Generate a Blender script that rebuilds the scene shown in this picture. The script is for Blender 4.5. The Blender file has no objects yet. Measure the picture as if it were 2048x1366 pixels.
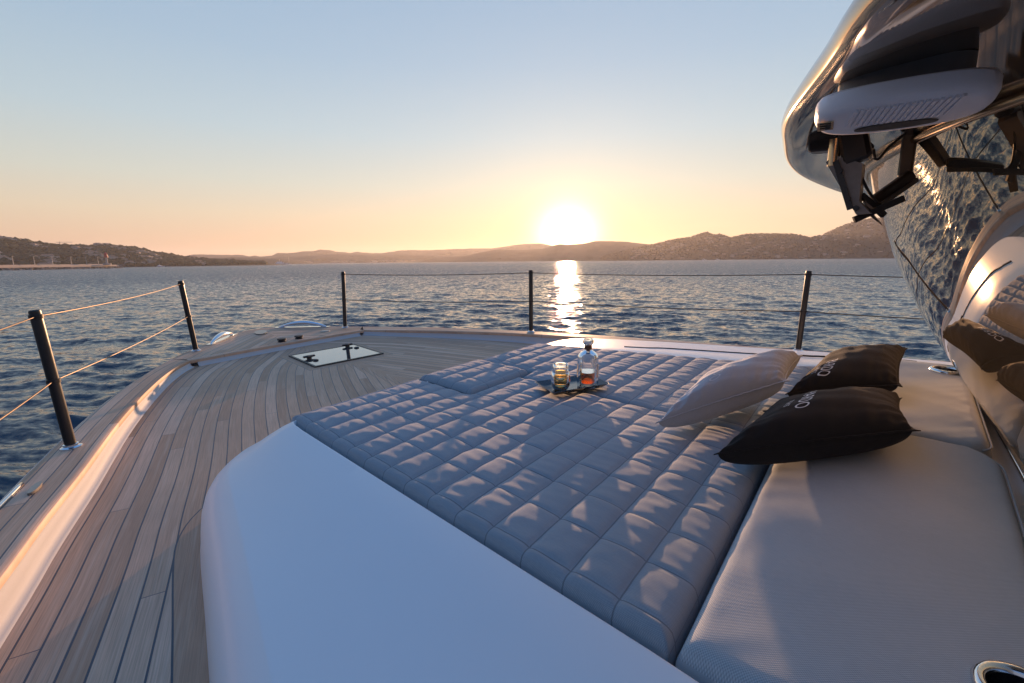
import bpy, math, random
import numpy as np
from mathutils import Vector, Matrix, noise as mnoise

random.seed(7)
rng = np.random.default_rng(11)
scene = bpy.context.scene
COL = scene.collection
R = math.radians
PI = math.pi

# ------------------------------------------------------------------ boat frame
AX = R(-46)                       # heading of the yacht, from +Y towards +X
UX, UY = math.sin(AX), math.cos(AX)
VX, VY = math.cos(AX), -math.sin(AX)
KA, KB = .01, .025                # trim and heel of the yacht
SEA_Z = -2.3
MID = 1.95                        # centreline of the yacht (b)


def W(P):
    """boat metres (a forward, b starboard, c up) -> world"""
    P = np.asarray(P, float)
    a, b, c = P[..., 0], P[..., 1], P[..., 2]
    return np.stack([UX * a + VX * b, UY * a + VY * b, c + KA * (a - 2) + KB * (b - .5)], -1)


def wv(a, b, c):
    return Vector(W((a, b, c)))


def deck_c(a):
    return .07 + .022 * (np.asarray(a, float) - 2.2)


RAIL = .19

# ------------------------------------------------------------------ helpers


def tag(o, label=None, cat=None, group=None, kind=None):
    if label:
        o['label'] = label
    if cat:
        o['category'] = cat
    if group:
        o['group'] = group
    if kind:
        o['kind'] = kind
    return o


def empty(name, loc=(0, 0, 0)):
    o = bpy.data.objects.new(name, None)
    o.location = loc
    COL.objects.link(o)
    return o


def mesh_np(name, V, F, mat, parent=None, origin=None, smooth=True, uvs=None, attrs=None):
    """V (n,3) world, F list/array of faces; verts are stored relative to origin"""
    V = np.asarray(V, float)
    if origin is None:
        origin = Vector(parent.location) if parent is not None else Vector((0, 0, 0))
    org = np.array(origin[:])
    me = bpy.data.meshes.new(name)
    Vl = V - org
    if isinstance(F, np.ndarray) and F.ndim == 2:
        n, k = F.shape
        me.vertices.add(len(Vl))
        me.vertices.foreach_set('co', Vl.astype(np.float32).ravel())
        me.loops.add(n * k)
        me.loops.foreach_set('vertex_index', F.astype(np.int32).ravel())
        me.polygons.add(n)
        me.polygons.foreach_set('loop_start', (np.arange(n) * k).astype(np.int32))
        me.update(calc_edges=True)
        me.validate()
    else:
        me.from_pydata([tuple(v) for v in Vl], [], [tuple(int(i) for i in f) for f in F])
    if uvs:
        li = np.empty(len(me.loops), np.int32)
        me.loops.foreach_get('vertex_index', li)
        for nm, uv in uvs.items():
            lay = me.uv_layers.new(name=nm)
            lay.data.foreach_set('uv', np.asarray(uv, np.float32)[li].ravel())
    if attrs:
        for nm, d in attrs.items():
            at = me.attributes.new(nm, 'FLOAT', 'POINT')
            at.data.foreach_set('value', np.asarray(d, np.float32))
    if smooth:
        me.polygons.foreach_set('use_smooth', [True] * len(me.polygons))
    mats = mat if isinstance(mat, (list, tuple)) else [mat]
    for m in mats:
        me.materials.append(m)
    o = bpy.data.objects.new(name, me)
    COL.objects.link(o)
    if parent is not None:
        o.parent = parent
        pl = Vector((0, 0, 0))
        p = parent
        while p is not None:
            pl += Vector(p.location)
            p = p.parent
        # parents are only translated: child sits at the difference
        o.location = Vector(origin) - pl
    else:
        o.location = origin
    return o


def wpos(o):
    p = Vector((0, 0, 0))
    while o is not None:
        p += Vector(o.location)
        o = o.parent
    return p


def grid_faces(n, m, close_m=False):
    i = np.arange(n - 1)[:, None]
    j = np.arange(m if close_m else m - 1)[None, :]
    j2 = (j + 1) % m
    return np.stack([i * m + j, i * m + j2, (i + 1) * m + j2, (i + 1) * m + j], -1).reshape(-1, 4)


class MB:
    """collects simple pieces, builds ONE mesh"""

    def __init__(self, boat=True):
        self.v, self.f, self.mi, self.boat = [], [], [], boat

    def add(self, V, F, mi=0):
        o = len(self.v)
        self.v += [tuple(p) for p in V]
        self.f += [tuple(i + o for i in f) for f in F]
        self.mi += [mi] * len(F)
        return self

    def box(self, c, s, rot=None, mi=0, bev=0):
        x, y, z = [q / 2 for q in s]
        if bev:
            e = bev
            V = []
            prof = [(-z, e), (-z + e, 0), (z - e, 0), (z, e)]
            for zz, ins in prof:
                xx, yy = x - ins, y - ins
                k = e * .8
                V += [(-xx + k, -yy, zz), (xx - k, -yy, zz), (xx, -yy + k, zz), (xx, yy - k, zz),
                      (xx - k, yy, zz), (-xx + k, yy, zz), (-xx, yy - k, zz), (-xx, -yy + k, zz)]
            F = [tuple(range(7, -1, -1)), tuple(range(24, 32))]
            for l in range(3):
                for i in range(8):
                    F.append((l * 8 + i, l * 8 + (i + 1) % 8, l * 8 + 8 + (i + 1) % 8, l * 8 + 8 + i))
        else:
            V = [(-x, -y, -z), (x, -y, -z), (x, y, -z), (-x, y, -z), (-x, -y, z), (x, -y, z), (x, y, z), (-x, y, z)]
            F = [(3, 2, 1, 0), (4, 5, 6, 7), (0, 1, 5, 4), (1, 2, 6, 5), (2, 3, 7, 6), (3, 0, 4, 7)]
        M = Matrix(rot) if rot is not None else Matrix.Identity(3)
        V = [M @ Vector(p) + Vector(c) for p in V]
        return self.add(V, F, mi)

    def bar(self, p, q, w, h, up=(0, 0, 1), mi=0, bev=0, w2=None):
        p, q = Vector(p), Vector(q)
        d = (q - p)
        L = d.length
        d.normalize()
        s = d.cross(Vector(up)).normalized()
        t = s.cross(d)
        M = Matrix((d, s, t)).transposed()
        return self.box((p + q) / 2, (L, w, h), M, mi, bev)

    def tube(self, path, r, n=12, caps=True, mi=0):
        P = [Vector(p) for p in path]
        rr = r if isinstance(r, (list, tuple)) else [r] * len(P)
        V, F = [], []
        ref = Vector((0, 0, 1))
        for i, p in enumerate(P):
            d = (P[min(i + 1, len(P) - 1)] - P[max(i - 1, 0)]).normalized()
            if abs(d.dot(ref)) > .95:
                ref2 = Vector((1, 0, 0))
            else:
                ref2 = ref
            s = d.cross(ref2).normalized()
            t = s.cross(d)
            for k in range(n):
                a = 2 * PI * k / n
                V.append(p + (s * math.cos(a) + t * math.sin(a)) * rr[i])
        for i in range(len(P) - 1):
            for k in range(n):
                F.append((i * n + k, i * n + (k + 1) % n, (i + 1) * n + (k + 1) % n, (i + 1) * n + k))
        if caps:
            F.append(tuple(range(n - 1, -1, -1)))
            F.append(tuple((len(P) - 1) * n + k for k in range(n)))
        return self.add(V, F, mi)

    def lathe(self, c, prof, n=48, mod=None, mi=0, close=False):
        """prof [(r,z)], revolved about the vertical through c"""
        V, F = [], []
        for (r, z) in prof:
            for k in range(n):
                a = 2 * PI * k / n
                q = r * (mod(a, z) if mod else 1)
                V.append((c[0] + q * math.cos(a), c[1] + q * math.sin(a), c[2] + z))
        m = len(prof)
        for i in range(m if close else m - 1):
            i2 = (i + 1) % m
            for k in range(n):
                F.append((i * n + k, i * n + (k + 1) % n, i2 * n + (k + 1) % n, i2 * n + k))
        return self.add(V, F, mi)

    def prism(self, poly, c0, c1, mi=0):
        """poly [(x,y)] between heights c0 and c1"""
        n = len(poly)
        V = [(p[0], p[1], c0) for p in poly] + [(p[0], p[1], c1) for p in poly]
        F = [tuple(range(n - 1, -1, -1)), tuple(range(n, 2 * n))]
        for i in range(n):
            F.append((i, (i + 1) % n, n + (i + 1) % n, n + i))
        return self.add(V, F, mi)

    def build(self, name, mat, parent=None, origin=None, smooth=False, sharp=None):
        V = np.array(self.v, float)
        if self.boat:
            V = W(V)
        if origin is not None and self.boat:
            origin = wv(*origin)
        o = mesh_np(name, V, self.f, mat, parent, origin if origin is not None else (wpos(parent) if parent else None), smooth)
        if any(self.mi):
            o.data.polygons.foreach_set('material_index', self.mi)
        if sharp:
            o.data.set_sharp_from_angle(angle=R(sharp))
        return o


def spline(P, n=200, closed=False):
    """Catmull-Rom through points, resampled evenly by arc length"""
    P = np.asarray(P, float)
    Q = np.vstack([2 * P[0] - P[1], P, 2 * P[-1] - P[-2]])
    out = []
    for i in range(1, len(Q) - 2):
        p0, p1, p2, p3 = Q[i - 1], Q[i], Q[i + 1], Q[i + 2]
        t = np.linspace(0, 1, 40, endpoint=False)[:, None]
        out.append(.5 * (2 * p1 + (p2 - p0) * t + (2 * p0 - 5 * p1 + 4 * p2 - p3) * t ** 2 + (3 * p1 - p0 - 3 * p2 + p3) * t ** 3))
    out.append(P[-1:])
    C = np.vstack(out)
    L = np.r_[0, np.cumsum(np.linalg.norm(np.diff(C, axis=0), axis=1))]
    s = np.linspace(0, L[-1], n)
    return np.stack([np.interp(s, L, C[:, k]) for k in range(C.shape[1])], -1)


def polydist(X, Y, C):
    """distance to polyline C, arc length there"""
    best = np.full(X.shape, 1e9)
    arc = np.zeros(X.shape)
    L = np.r_[0, np.cumsum(np.linalg.norm(np.diff(C, axis=0), axis=1))]
    for i in range(len(C) - 1):
        d = C[i + 1] - C[i]
        l2 = d @ d
        t = np.clip(((X - C[i, 0]) * d[0] + (Y - C[i, 1]) * d[1]) / l2, 0, 1)
        q = np.hypot(X - C[i, 0] - t * d[0], Y - C[i, 1] - t * d[1])
        m = q < best
        best = np.where(m, q, best)
        arc = np.where(m, L[i] + t * math.sqrt(l2), arc)
    return best, arc


# ------------------------------------------------------------------ materials
class NT:
    def __init__(self, tree):
        self.t = tree
        self.n = tree.nodes
        self.l = tree.links

    def new(self, typ, **kw):
        n = self.n.new(typ)
        for k, v in kw.items():
            setattr(n, k, v)
        return n

    def put(self, sock, v):
        if isinstance(v, bpy.types.NodeSocket):
            self.l.new(v, sock)
        elif v is not None:
            sock.default_value = v

    def math(self, op, a, b=None, c=None, clamp=False):
        n = self.new('ShaderNodeMath', operation=op)
        n.use_clamp = clamp
        self.put(n.inputs[0], a)
        self.put(n.inputs[1], b)
        if c is not None:
            self.put(n.inputs[2], c)
        return n.outputs[0]

    def mix(self, f, a, b, typ='RGBA', blend='MIX'):
        n = self.new('ShaderNodeMix', data_type=typ, blend_type=blend)
        ins = [s for s in n.inputs if s.enabled]
        self.put(n.inputs[0], f)
        A = [s for s in n.inputs if s.name == 'A' and s.enabled][0]
        B = [s for s in n.inputs if s.name == 'B' and s.enabled][0]
        self.put(A, a)
        self.put(B, b)
        return [s for s in n.outputs if s.enabled][0]

    def noise(self, vec, scale, detail=3, rough=.55, out=0):
        n = self.new('ShaderNodeTexNoise')
        self.put(n.inputs['Vector'], vec)
        n.inputs['Scale'].default_value = scale
        n.inputs['Detail'].default_value = detail
        n.inputs['Roughness'].default_value = rough
        return n.outputs[out]

    def ramp(self, f, stops):
        n = self.new('ShaderNodeValToRGB')
        self.put(n.inputs[0], f)
        e = n.color_ramp.elements
        while len(e) < len(stops):
            e.new(.5)
        for el, (p, c) in zip(e, stops):
            el.position = p
            el.color = (*c, 1) if len(c) == 3 else c
        return n.outputs[0]

    def bump(self, h, strength=.3, dist=.01, normal=None):
        n = self.new('ShaderNodeBump')
        self.put(n.inputs['Height'], h)
        n.inputs['Strength'].default_value = strength
        n.inputs['Distance'].default_value = dist
        if normal is not None:
            self.l.new(normal, n.inputs['Normal'])
        return n.outputs[0]

    def comb(self, x, y, z=0.):
        n = self.new('ShaderNodeCombineXYZ')
        for i, v in enumerate((x, y, z)):
            self.put(n.inputs[i], v)
        return n.outputs[0]


def mat(name):
    m = bpy.data.materials.new(name)
    m.use_nodes = True
    t = NT(m.node_tree)
    b = m.node_tree.nodes['Principled BSDF']
    return m, t, b


def plain(name, col, rough=.5, metal=0, coat=0, spec=.5, var=.0, vscale=8, bump=0, bscale=60, ior=1.5):
    m, t, b = mat(name)
    geo = t.new('ShaderNodeTexCoord').outputs['Object']
    if var:
        nz = t.noise(geo, vscale, 4)
        c = t.mix(nz, tuple(max(0, q * (1 - var)) for q in col) + (1,), tuple(min(1, q * (1 + var)) for q in col) + (1,))
        t.put(b.inputs['Base Color'], c)
    else:
        b.inputs['Base Color'].default_value = (*col, 1)
    b.inputs['Roughness'].default_value = rough
    b.inputs['Metallic'].default_value = metal
    b.inputs['Coat Weight'].default_value = coat
    b.inputs['Coat Roughness'].default_value = .04
    b.inputs['IOR'].default_value = ior
    if bump:
        t.put(b.inputs['Normal'], t.bump(t.noise(geo, bscale, 3), bump, .005))
    return m


def teak_mat(name, width=.067, deck=False, tone=1.34):
    m, t, b = mat(name)
    uv = t.new('ShaderNodeUVMap', uv_map='plank').outputs[0]
    s = t.new('ShaderNodeSeparateXYZ')
    t.put(s.inputs[0], uv)
    U, Vv = s.outputs[0], s.outputs[1]
    pv = t.math('DIVIDE', Vv, width)
    idx = t.math('FLOOR', pv)
    f = t.math('FRACT', pv)
    wn = t.new('ShaderNodeTexWhiteNoise', noise_dimensions='1D')
    t.put(wn.inputs['W'], idx)
    off = t.math('MULTIPLY', wn.outputs[0], 9.3)
    ul = t.math('DIVIDE', t.math('ADD', U, off), 1.9)
    ui = t.math('FLOOR', ul)
    uf = t.math('FRACT', ul)
    cw = .0030 / width
    e = t.math('MINIMUM', f, t.math('SUBTRACT', 1., f))
    caulk = t.math('LESS_THAN', e, cw)
    butt = t.math('LESS_THAN', uf, .003 / 1.9)
    line = t.math('MAXIMUM', caulk, butt)
    wn2 = t.new('ShaderNodeTexWhiteNoise', noise_dimensions='2D')
    t.put(wn2.inputs['Vector'], t.comb(idx, ui))
    pr = wn2.outputs[0]
    if deck:
        uv2 = t.new('ShaderNodeUVMap', uv_map='boat').outputs[0]
        s2 = t.new('ShaderNodeSeparateXYZ')
        t.put(s2.inputs[0], uv2)
        A, Bc = s2.outputs[0], s2.outputs[1]
        db = t.math('ABSOLUTE', t.math('SUBTRACT', Bc, MID))
        kw = t.math('MULTIPLY_ADD', f, .075, .045)
        king = t.math('LESS_THAN', db, kw)
        kline = t.math('LESS_THAN', t.math('ABSOLUTE', t.math('SUBTRACT', db, kw)), .003)
        # margin plank round the hatch
        ha = t.math('SUBTRACT', t.math('ABSOLUTE', t.math('SUBTRACT', A, 4.31)), .29)
        hb = t.math('SUBTRACT', t.math('ABSOLUTE', t.math('SUBTRACT', Bc, 1.965)), .335)
        hd = t.math('MAXIMUM', ha, hb)
        at = t.new('ShaderNodeAttribute', attribute_name='margin').outputs['Fac']
        md = t.math('MINIMUM', hd, at)
        marg = t.math('LESS_THAN', md, .075)
        mline = t.math('LESS_THAN', t.math('ABSOLUTE', t.math('SUBTRACT', md, .075)), .0028)
        inner = t.math('MAXIMUM', king, marg)
        line = t.math('MULTIPLY', line, t.math('SUBTRACT', 1., inner))
        kline = t.math('MULTIPLY', kline, t.math('SUBTRACT', 1., marg))
        line = t.math('MAXIMUM', line, t.math('MAXIMUM', kline, mline))
        pr = t.mix(inner, pr, .25, 'FLOAT')
    gv = t.comb(t.math('MULTIPLY', U, 5.), t.math('MULTIPLY', Vv, 260.), t.math('MULTIPLY', pr, 40.))
    g = t.noise(gv, 1., 5, .65)
    gv2 = t.comb(t.math('MULTIPLY', U, 2.2), t.math('MULTIPLY', Vv, 60.), t.math('MULTIPLY', pr, 17.))
    g2 = t.noise(gv2, 1., 3, .6)
    big = t.noise(t.comb(U, Vv), 1.7, 4)
    k = tone
    base = t.ramp(pr, [(0, (.36 * k, .215 * k, .135 * k)), (.35, (.47 * k, .285 * k, .18 * k)), (.7, (.53 * k, .338 * k, .222 * k)), (1, (.60 * k, .405 * k, .285 * k))])
    c = t.mix(t.math('MULTIPLY', t.math('SUBTRACT', g, .35, clamp=True), 1.5), base, (.15 * k, .095 * k, .06 * k, 1))
    c = t.mix(t.math('MULTIPLY', t.math('SUBTRACT', g2, .5, clamp=True), 1.3), c, (.58 * k, .47 * k, .36 * k, 1))
    c = t.mix(t.math('MULTIPLY', t.math('SUBTRACT', big, .44, clamp=True), 1.5), c, (.26 * k, .18 * k, .125 * k, 1))
    c = t.mix(line, c, (.065, .075, .092, 1))
    t.put(b.inputs['Base Color'], c)
    t.put(b.inputs['Roughness'], t.mix(line, .62, .4, 'FLOAT'))
    b.inputs['Specular IOR Level'].default_value = .35
    h = t.math('SUBTRACT', t.math('MULTIPLY', g, .25), line)
    t.put(b.inputs['Normal'], t.bump(h, .5, .0015))
    return m


def fabric_mat(name, c1, c2, pitch=.0034, bump=.6, sheen=.15, uv='boat', quilt=False):
    m, t, b = mat(name)
    u = t.new('ShaderNodeUVMap', uv_map=uv).outputs[0]
    s = t.new('ShaderNodeSeparateXYZ')
    t.put(s.inputs[0], u)
    k = 2 * PI / pitch
    sa = t.math('SINE', t.math('MULTIPLY', s.outputs[0], k))
    sb = t.math('SINE', t.math('MULTIPLY', s.outputs[1], k))
    w = t.math('MULTIPLY_ADD', t.math('MULTIPLY', sa, sb), .5, .5)
    nz = t.noise(t.comb(t.math('MULTIPLY', s.outputs[0], 40.), t.math('MULTIPLY', s.outputs[1], 420.)), 1., 3, .7)
    f = t.math('ADD', t.math('MULTIPLY', w, .6), t.math('MULTIPLY', nz, .4))
    c = t.mix(t.math('MULTIPLY', t.math('SUBTRACT', f, .2), 1.5, clamp=True), (*c1, 1), (*c2, 1))
    big = t.noise(u, 3., 4)
    c = t.mix(t.math('MULTIPLY', t.math('SUBTRACT', big, .4, clamp=True), .5), c, tuple(q * .8 for q in c1) + (1,))
    if quilt:
        # sewn lines of darker thread
        bm_ = s.outputs[1]
        ap = t.math('SUBTRACT', s.outputs[0], t.math('MULTIPLY', t.math('SUBTRACT', bm_, .65), .1))

        def near(v, org, pitch_, w_):
            fr = t.math('FRACT', t.math('DIVIDE', t.math('SUBTRACT', v, org), pitch_))
            return t.math('LESS_THAN', t.math('MINIMUM', fr, t.math('SUBTRACT', 1., fr)), w_ / pitch_)
        ln = t.math('MAXIMUM', near(ap, .27, .1155, .0017), near(bm_, .692, .131, .0016))
        c = t.mix(t.math('MULTIPLY', ln, .6), c, (.10, .105, .12, 1))
    t.put(b.inputs['Base Color'], c)
    b.inputs['Roughness'].default_value = .85
    b.inputs['Specular IOR Level'].default_value = .2
    b.inputs['Sheen Weight'].default_value = sheen
    b.inputs['Sheen Roughness'].default_value = .5
    t.put(b.inputs['Normal'], t.bump(f, bump, .0009))
    return m


def glass_mat(name, col, rough=0., ior=1.45):
    m, t, b = mat(name)
    b.inputs['Base Color'].default_value = (*col, 1)
    b.inputs['Transmission Weight'].default_value = 1
    b.inputs['Roughness'].default_value = rough
    b.inputs['IOR'].default_value = ior
    return m


M = {}
M['gelcoat'] = plain('white gelcoat', (.80, .80, .80), .36, coat=.08, ior=1.4, var=.025, vscale=2.5, bump=.03, bscale=7)
M['lip'] = plain('off white bulwark paint', (.50, .495, .49), .6, coat=0, ior=1.18, var=.02, vscale=2)
M['hullwhite'] = plain('pale hull paint', (.55, .60, .66), .15, coat=.6, var=.03)
M['chrome'] = plain('polished steel', (.75, .75, .76), .12, metal=1, var=.03)
M['blackmetal'] = plain('black anodised metal', (.016, .011, .009), .4, metal=0, coat=.1, var=.25, vscale=40)
M['cable'] = plain('lifeline wire', (.10, .062, .04), .35, metal=.7)
M['plate'] = plain('brushed steel plate', (.30, .28, .27), .38, metal=1, var=.1, vscale=40)
M['steel_dark'] = plain('dusty dark steel', (.24, .21, .19), .45, var=.2, vscale=60)
M['rubber'] = plain('dark rubber', (.02, .02, .022), .6)
M['gloss'] = plain('glossy black paint', (.012, .012, .015), .045, coat=1, spec=.6, ior=2.2)
M['soffit'] = plain('mirror gloss soffit paint', (.38, .31, .25), .05, metal=.9, var=.06, vscale=3)
M['windglass'] = plain('mirrored tinted glass', (.56, .47, .36), .015, metal=.95, var=.03, vscale=5)
M['brass'] = plain('bronze trim', (.50, .36, .22), .2, metal=1, var=.08)
M['lilac'] = plain('white housing plastic', (.80, .76, .78), .4, var=.03, bump=.15, bscale=400)
M['darkpl'] = plain('dark plastic', (.03, .03, .03), .45)
M['teak'] = teak_mat('weathered teak deck', deck=True)
M['teakcap'] = teak_mat('weathered teak cap', .066, tone=1.36)
M['fabric'] = fabric_mat('grey woven upholstery', (.215, .25, .275), (.395, .43, .455), quilt=True)
M['fabricplain'] = fabric_mat('grey plain woven upholstery', (.28, .32, .34), (.56, .595, .61), pitch=.0046)
M['linen'] = fabric_mat('pale linen', (.45, .475, .495), (.64, .66, .675), pitch=.0022, uv='cloth')
M['charcoal'] = fabric_mat('charcoal linen', (.014, .013, .013), (.034, .032, .031), pitch=.0022, uv='cloth', sheen=.05)
M['thread'] = plain('pale embroidery', (.85, .84, .82), .8, bump=.4, bscale=900)
M['tray'] = plain('dark lacquered tray', (.03, .028, .03), .18, coat=.5, var=.1)
M['clear'] = glass_mat('clear glass', (.97, .97, .96))
M['smoke'] = glass_mat('amber tinted glass', (.80, .58, .28))
M['spirit'] = glass_mat('amber red spirit', (1.0, .27, .05), ior=1.36)
M['cork'] = plain('brown cork collar', (.12, .05, .025), .6, var=.2, vscale=80)
M['paper'] = plain('pale bottle label', (.55, .53, .50), .7, var=.05)
M['hatchglass'] = plain('tinted hatch glass', (.05, .055, .06), .03, metal=0, coat=1, ior=2.6)


def hillmat(name, c1, c2, scale):
    m, t, b = mat(name)
    p = t.new('ShaderNodeNewGeometry').outputs['Position']
    n = t.noise(p, scale, 6, .65)
    t.put(b.inputs['Base Color'], t.ramp(n, [(.35, c1), (.62, c2)]))
    b.inputs['Roughness'].default_value = .95
    b.inputs['Specular IOR Level'].default_value = .1
    return m


M['hill'] = hillmat('dark wooded hillside', (.022, .025, .020), (.048, .046, .038), .02)
M['wood'] = hillmat('tree foliage', (.018, .026, .013), (.05, .055, .028), .08)
M['wall'] = plain('pale house walls', (.40, .345, .30), .85)
M['roof'] = plain('terracotta roofs', (.30, .16, .10), .8)
M['stone'] = plain('breakwater boulders', (.22, .19, .165), .9, var=.5, vscale=.4)
M['concrete'] = plain('breakwater concrete', (.46, .38, .33), .85, var=.15, vscale=.3)
M['red'] = plain('red paint', (.50, .03, .03), .5)
M['white'] = plain('white paint', (.78, .78, .78), .4)
M['steel'] = plain('grey painted steel', (.32, .32, .33), .5)

# ------------------------------------------------------------------ light and sky
SUN_AZ, SUN_EL = R(6.9), R(3.9)
SDIR = Vector((math.sin(SUN_AZ) * math.cos(SUN_EL), math.cos(SUN_AZ) * math.cos(SUN_EL), math.sin(SUN_EL)))
world = bpy.data.worlds.new('World')
scene.world = world
world.use_nodes = True
t = NT(world.node_tree)
bg = world.node_tree.nodes['Background']
sky = t.new('ShaderNodeTexSky', sky_type='NISHITA')
sky.sun_disc = False
sky.sun_elevation = SUN_EL
sky.sun_rotation = SUN_AZ
sky.altitude = 0
sky.air_density = 1.0
sky.dust_density = 1.2
sky.ozone_density = 2.0
gen = t.new('ShaderNodeTexCoord').outputs['Generated']
nrm = t.new('ShaderNodeVectorMath', operation='NORMALIZE')
t.put(nrm.inputs[0], gen)
dirv = nrm.outputs[0]
sp = t.new('ShaderNodeSeparateXYZ')
t.put(sp.inputs[0], dirv)
el = sp.outputs[2]
dot = t.new('ShaderNodeVectorMath', operation='DOT_PRODUCT')
t.put(dot.inputs[0], dirv)
dot.inputs[1].default_value = (math.sin(SUN_AZ) * math.cos(R(2.7)), math.cos(SUN_AZ) * math.cos(R(2.7)), math.sin(R(2.7)))   # the glow sits in the thicker air near the ridge
ang = t.math('MULTIPLY', t.math('ARCCOSINE', t.math('MINIMUM', dot.outputs['Value'], 1.)), 180 / PI)
elc = t.math('MAXIMUM', el, 0.)
# evening gradient of clear air (multiplies with the Nishita sky below)
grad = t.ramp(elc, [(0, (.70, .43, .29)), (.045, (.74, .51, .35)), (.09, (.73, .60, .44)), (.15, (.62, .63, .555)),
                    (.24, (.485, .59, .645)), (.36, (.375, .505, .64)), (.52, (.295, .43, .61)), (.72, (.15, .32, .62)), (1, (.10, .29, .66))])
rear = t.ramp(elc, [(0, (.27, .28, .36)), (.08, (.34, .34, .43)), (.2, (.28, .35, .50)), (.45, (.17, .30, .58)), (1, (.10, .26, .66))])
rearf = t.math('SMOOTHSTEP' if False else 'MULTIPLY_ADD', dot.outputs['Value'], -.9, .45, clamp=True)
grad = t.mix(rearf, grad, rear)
back = t.math('MULTIPLY_ADD', dot.outputs['Value'], .16, .84)
g1 = t.math('EXPONENT', t.math('MULTIPLY', t.math('POWER', t.math('DIVIDE', ang, 3.0), 2.), -1.))
g2 = t.math('EXPONENT', t.math('DIVIDE', ang, -6.5))
g3 = t.math('EXPONENT', t.math('DIVIDE', ang, -17.))


def scalec(col, f):
    n = t.new('ShaderNodeVectorMath', operation='SCALE')
    n.inputs[0].default_value = col if not isinstance(col, bpy.types.NodeSocket) else (0, 0, 0)
    if isinstance(col, bpy.types.NodeSocket):
        t.put(n.inputs[0], col)
    t.put(n.inputs['Scale'], f)
    return n.outputs[0]


def addv(a, b):
    n = t.new('ShaderNodeVectorMath', operation='ADD')
    t.put(n.inputs[0], a)
    t.put(n.inputs[1], b)
    return n.outputs[0]


hor = t.math('MULTIPLY', t.math('EXPONENT', t.math('DIVIDE', ang, -15.)), t.math('EXPONENT', t.math('MULTIPLY', elc, -13.)))
glow = addv(addv(scalec((3.4, 2.5, 1.45), g1), scalec((.36, .21, .065), g2)), addv(scalec((.06, .04, .02), g3), scalec((.62, .25, .02), hor)))
# faint streaks of cloud low on the right
cv = t.comb(t.math('MULTIPLY', sp.outputs[0], 7.), t.math('MULTIPLY', sp.outputs[1], 5.), t.math('MULTIPLY', el, 130.))
cl = t.math('MULTIPLY', t.math('SUBTRACT', t.noise(cv, 1., 4, .6), .56, clamp=True), 1.6)
cm = t.math('MULTIPLY', t.math('SUBTRACT', 1., t.math('ABSOLUTE', t.math('DIVIDE', t.math('SUBTRACT', el, .062), .022)), clamp=True), cl)
cm = t.math('MULTIPLY', cm, t.math('MULTIPLY', t.math('SUBTRACT', sp.outputs[0], .2, clamp=True), 3., clamp=True))
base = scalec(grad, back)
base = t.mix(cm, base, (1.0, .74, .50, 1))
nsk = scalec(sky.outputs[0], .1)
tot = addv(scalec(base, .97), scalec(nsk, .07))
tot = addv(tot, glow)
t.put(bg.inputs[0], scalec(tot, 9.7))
bg.inputs[1].default_value = .0707

sl = bpy.data.lights.new('sun', 'SUN')
sl.energy = 5.0
sl.angle = R(.6)
sl.color = (1, .56, .30)
so = bpy.data.objects.new('sun', sl)
so.rotation_euler = (-SDIR).to_track_quat('-Z', 'Y').to_euler()
so.location = (0, 0, 60)
COL.objects.link(so)

# ------------------------------------------------------------------ camera
cd = bpy.data.cameras.new('camera')
cam = bpy.data.objects.new('camera', cd)
COL.objects.link(cam)
scene.camera = cam
cd.sensor_width = 36
cd.lens = 910 / 2048 * 36
cd.clip_start = .02
cd.clip_end = 20000
pitch = math.atan((683 - 521) / 910)
cam.rotation_mode = 'XYZ'
Rm = Matrix.Rotation(PI / 2 - pitch, 3, 'X') @ Matrix.Rotation(R(-.62), 3, 'Z')
cam.rotation_euler = Rm.to_euler()
cam.location = (0, 0, 1.08)

scene.view_settings.view_transform = 'Standard'
scene.view_settings.look = 'None'
scene.view_settings.exposure = .70
scene.view_settings.gamma = 1
cy = scene.cycles
cy.use_denoising = True
cy.max_bounces = 14
cy.glossy_bounces = 6
cy.transmission_bounces = 12
cy.transparent_max_bounces = 12
cy.volume_bounces = 0
cy.caustics_reflective = True
cy.caustics_refractive = True
cy.sample_clamp_indirect = 6
cy.blur_glossy = .5

# ------------------------------------------------------------------ sea


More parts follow.
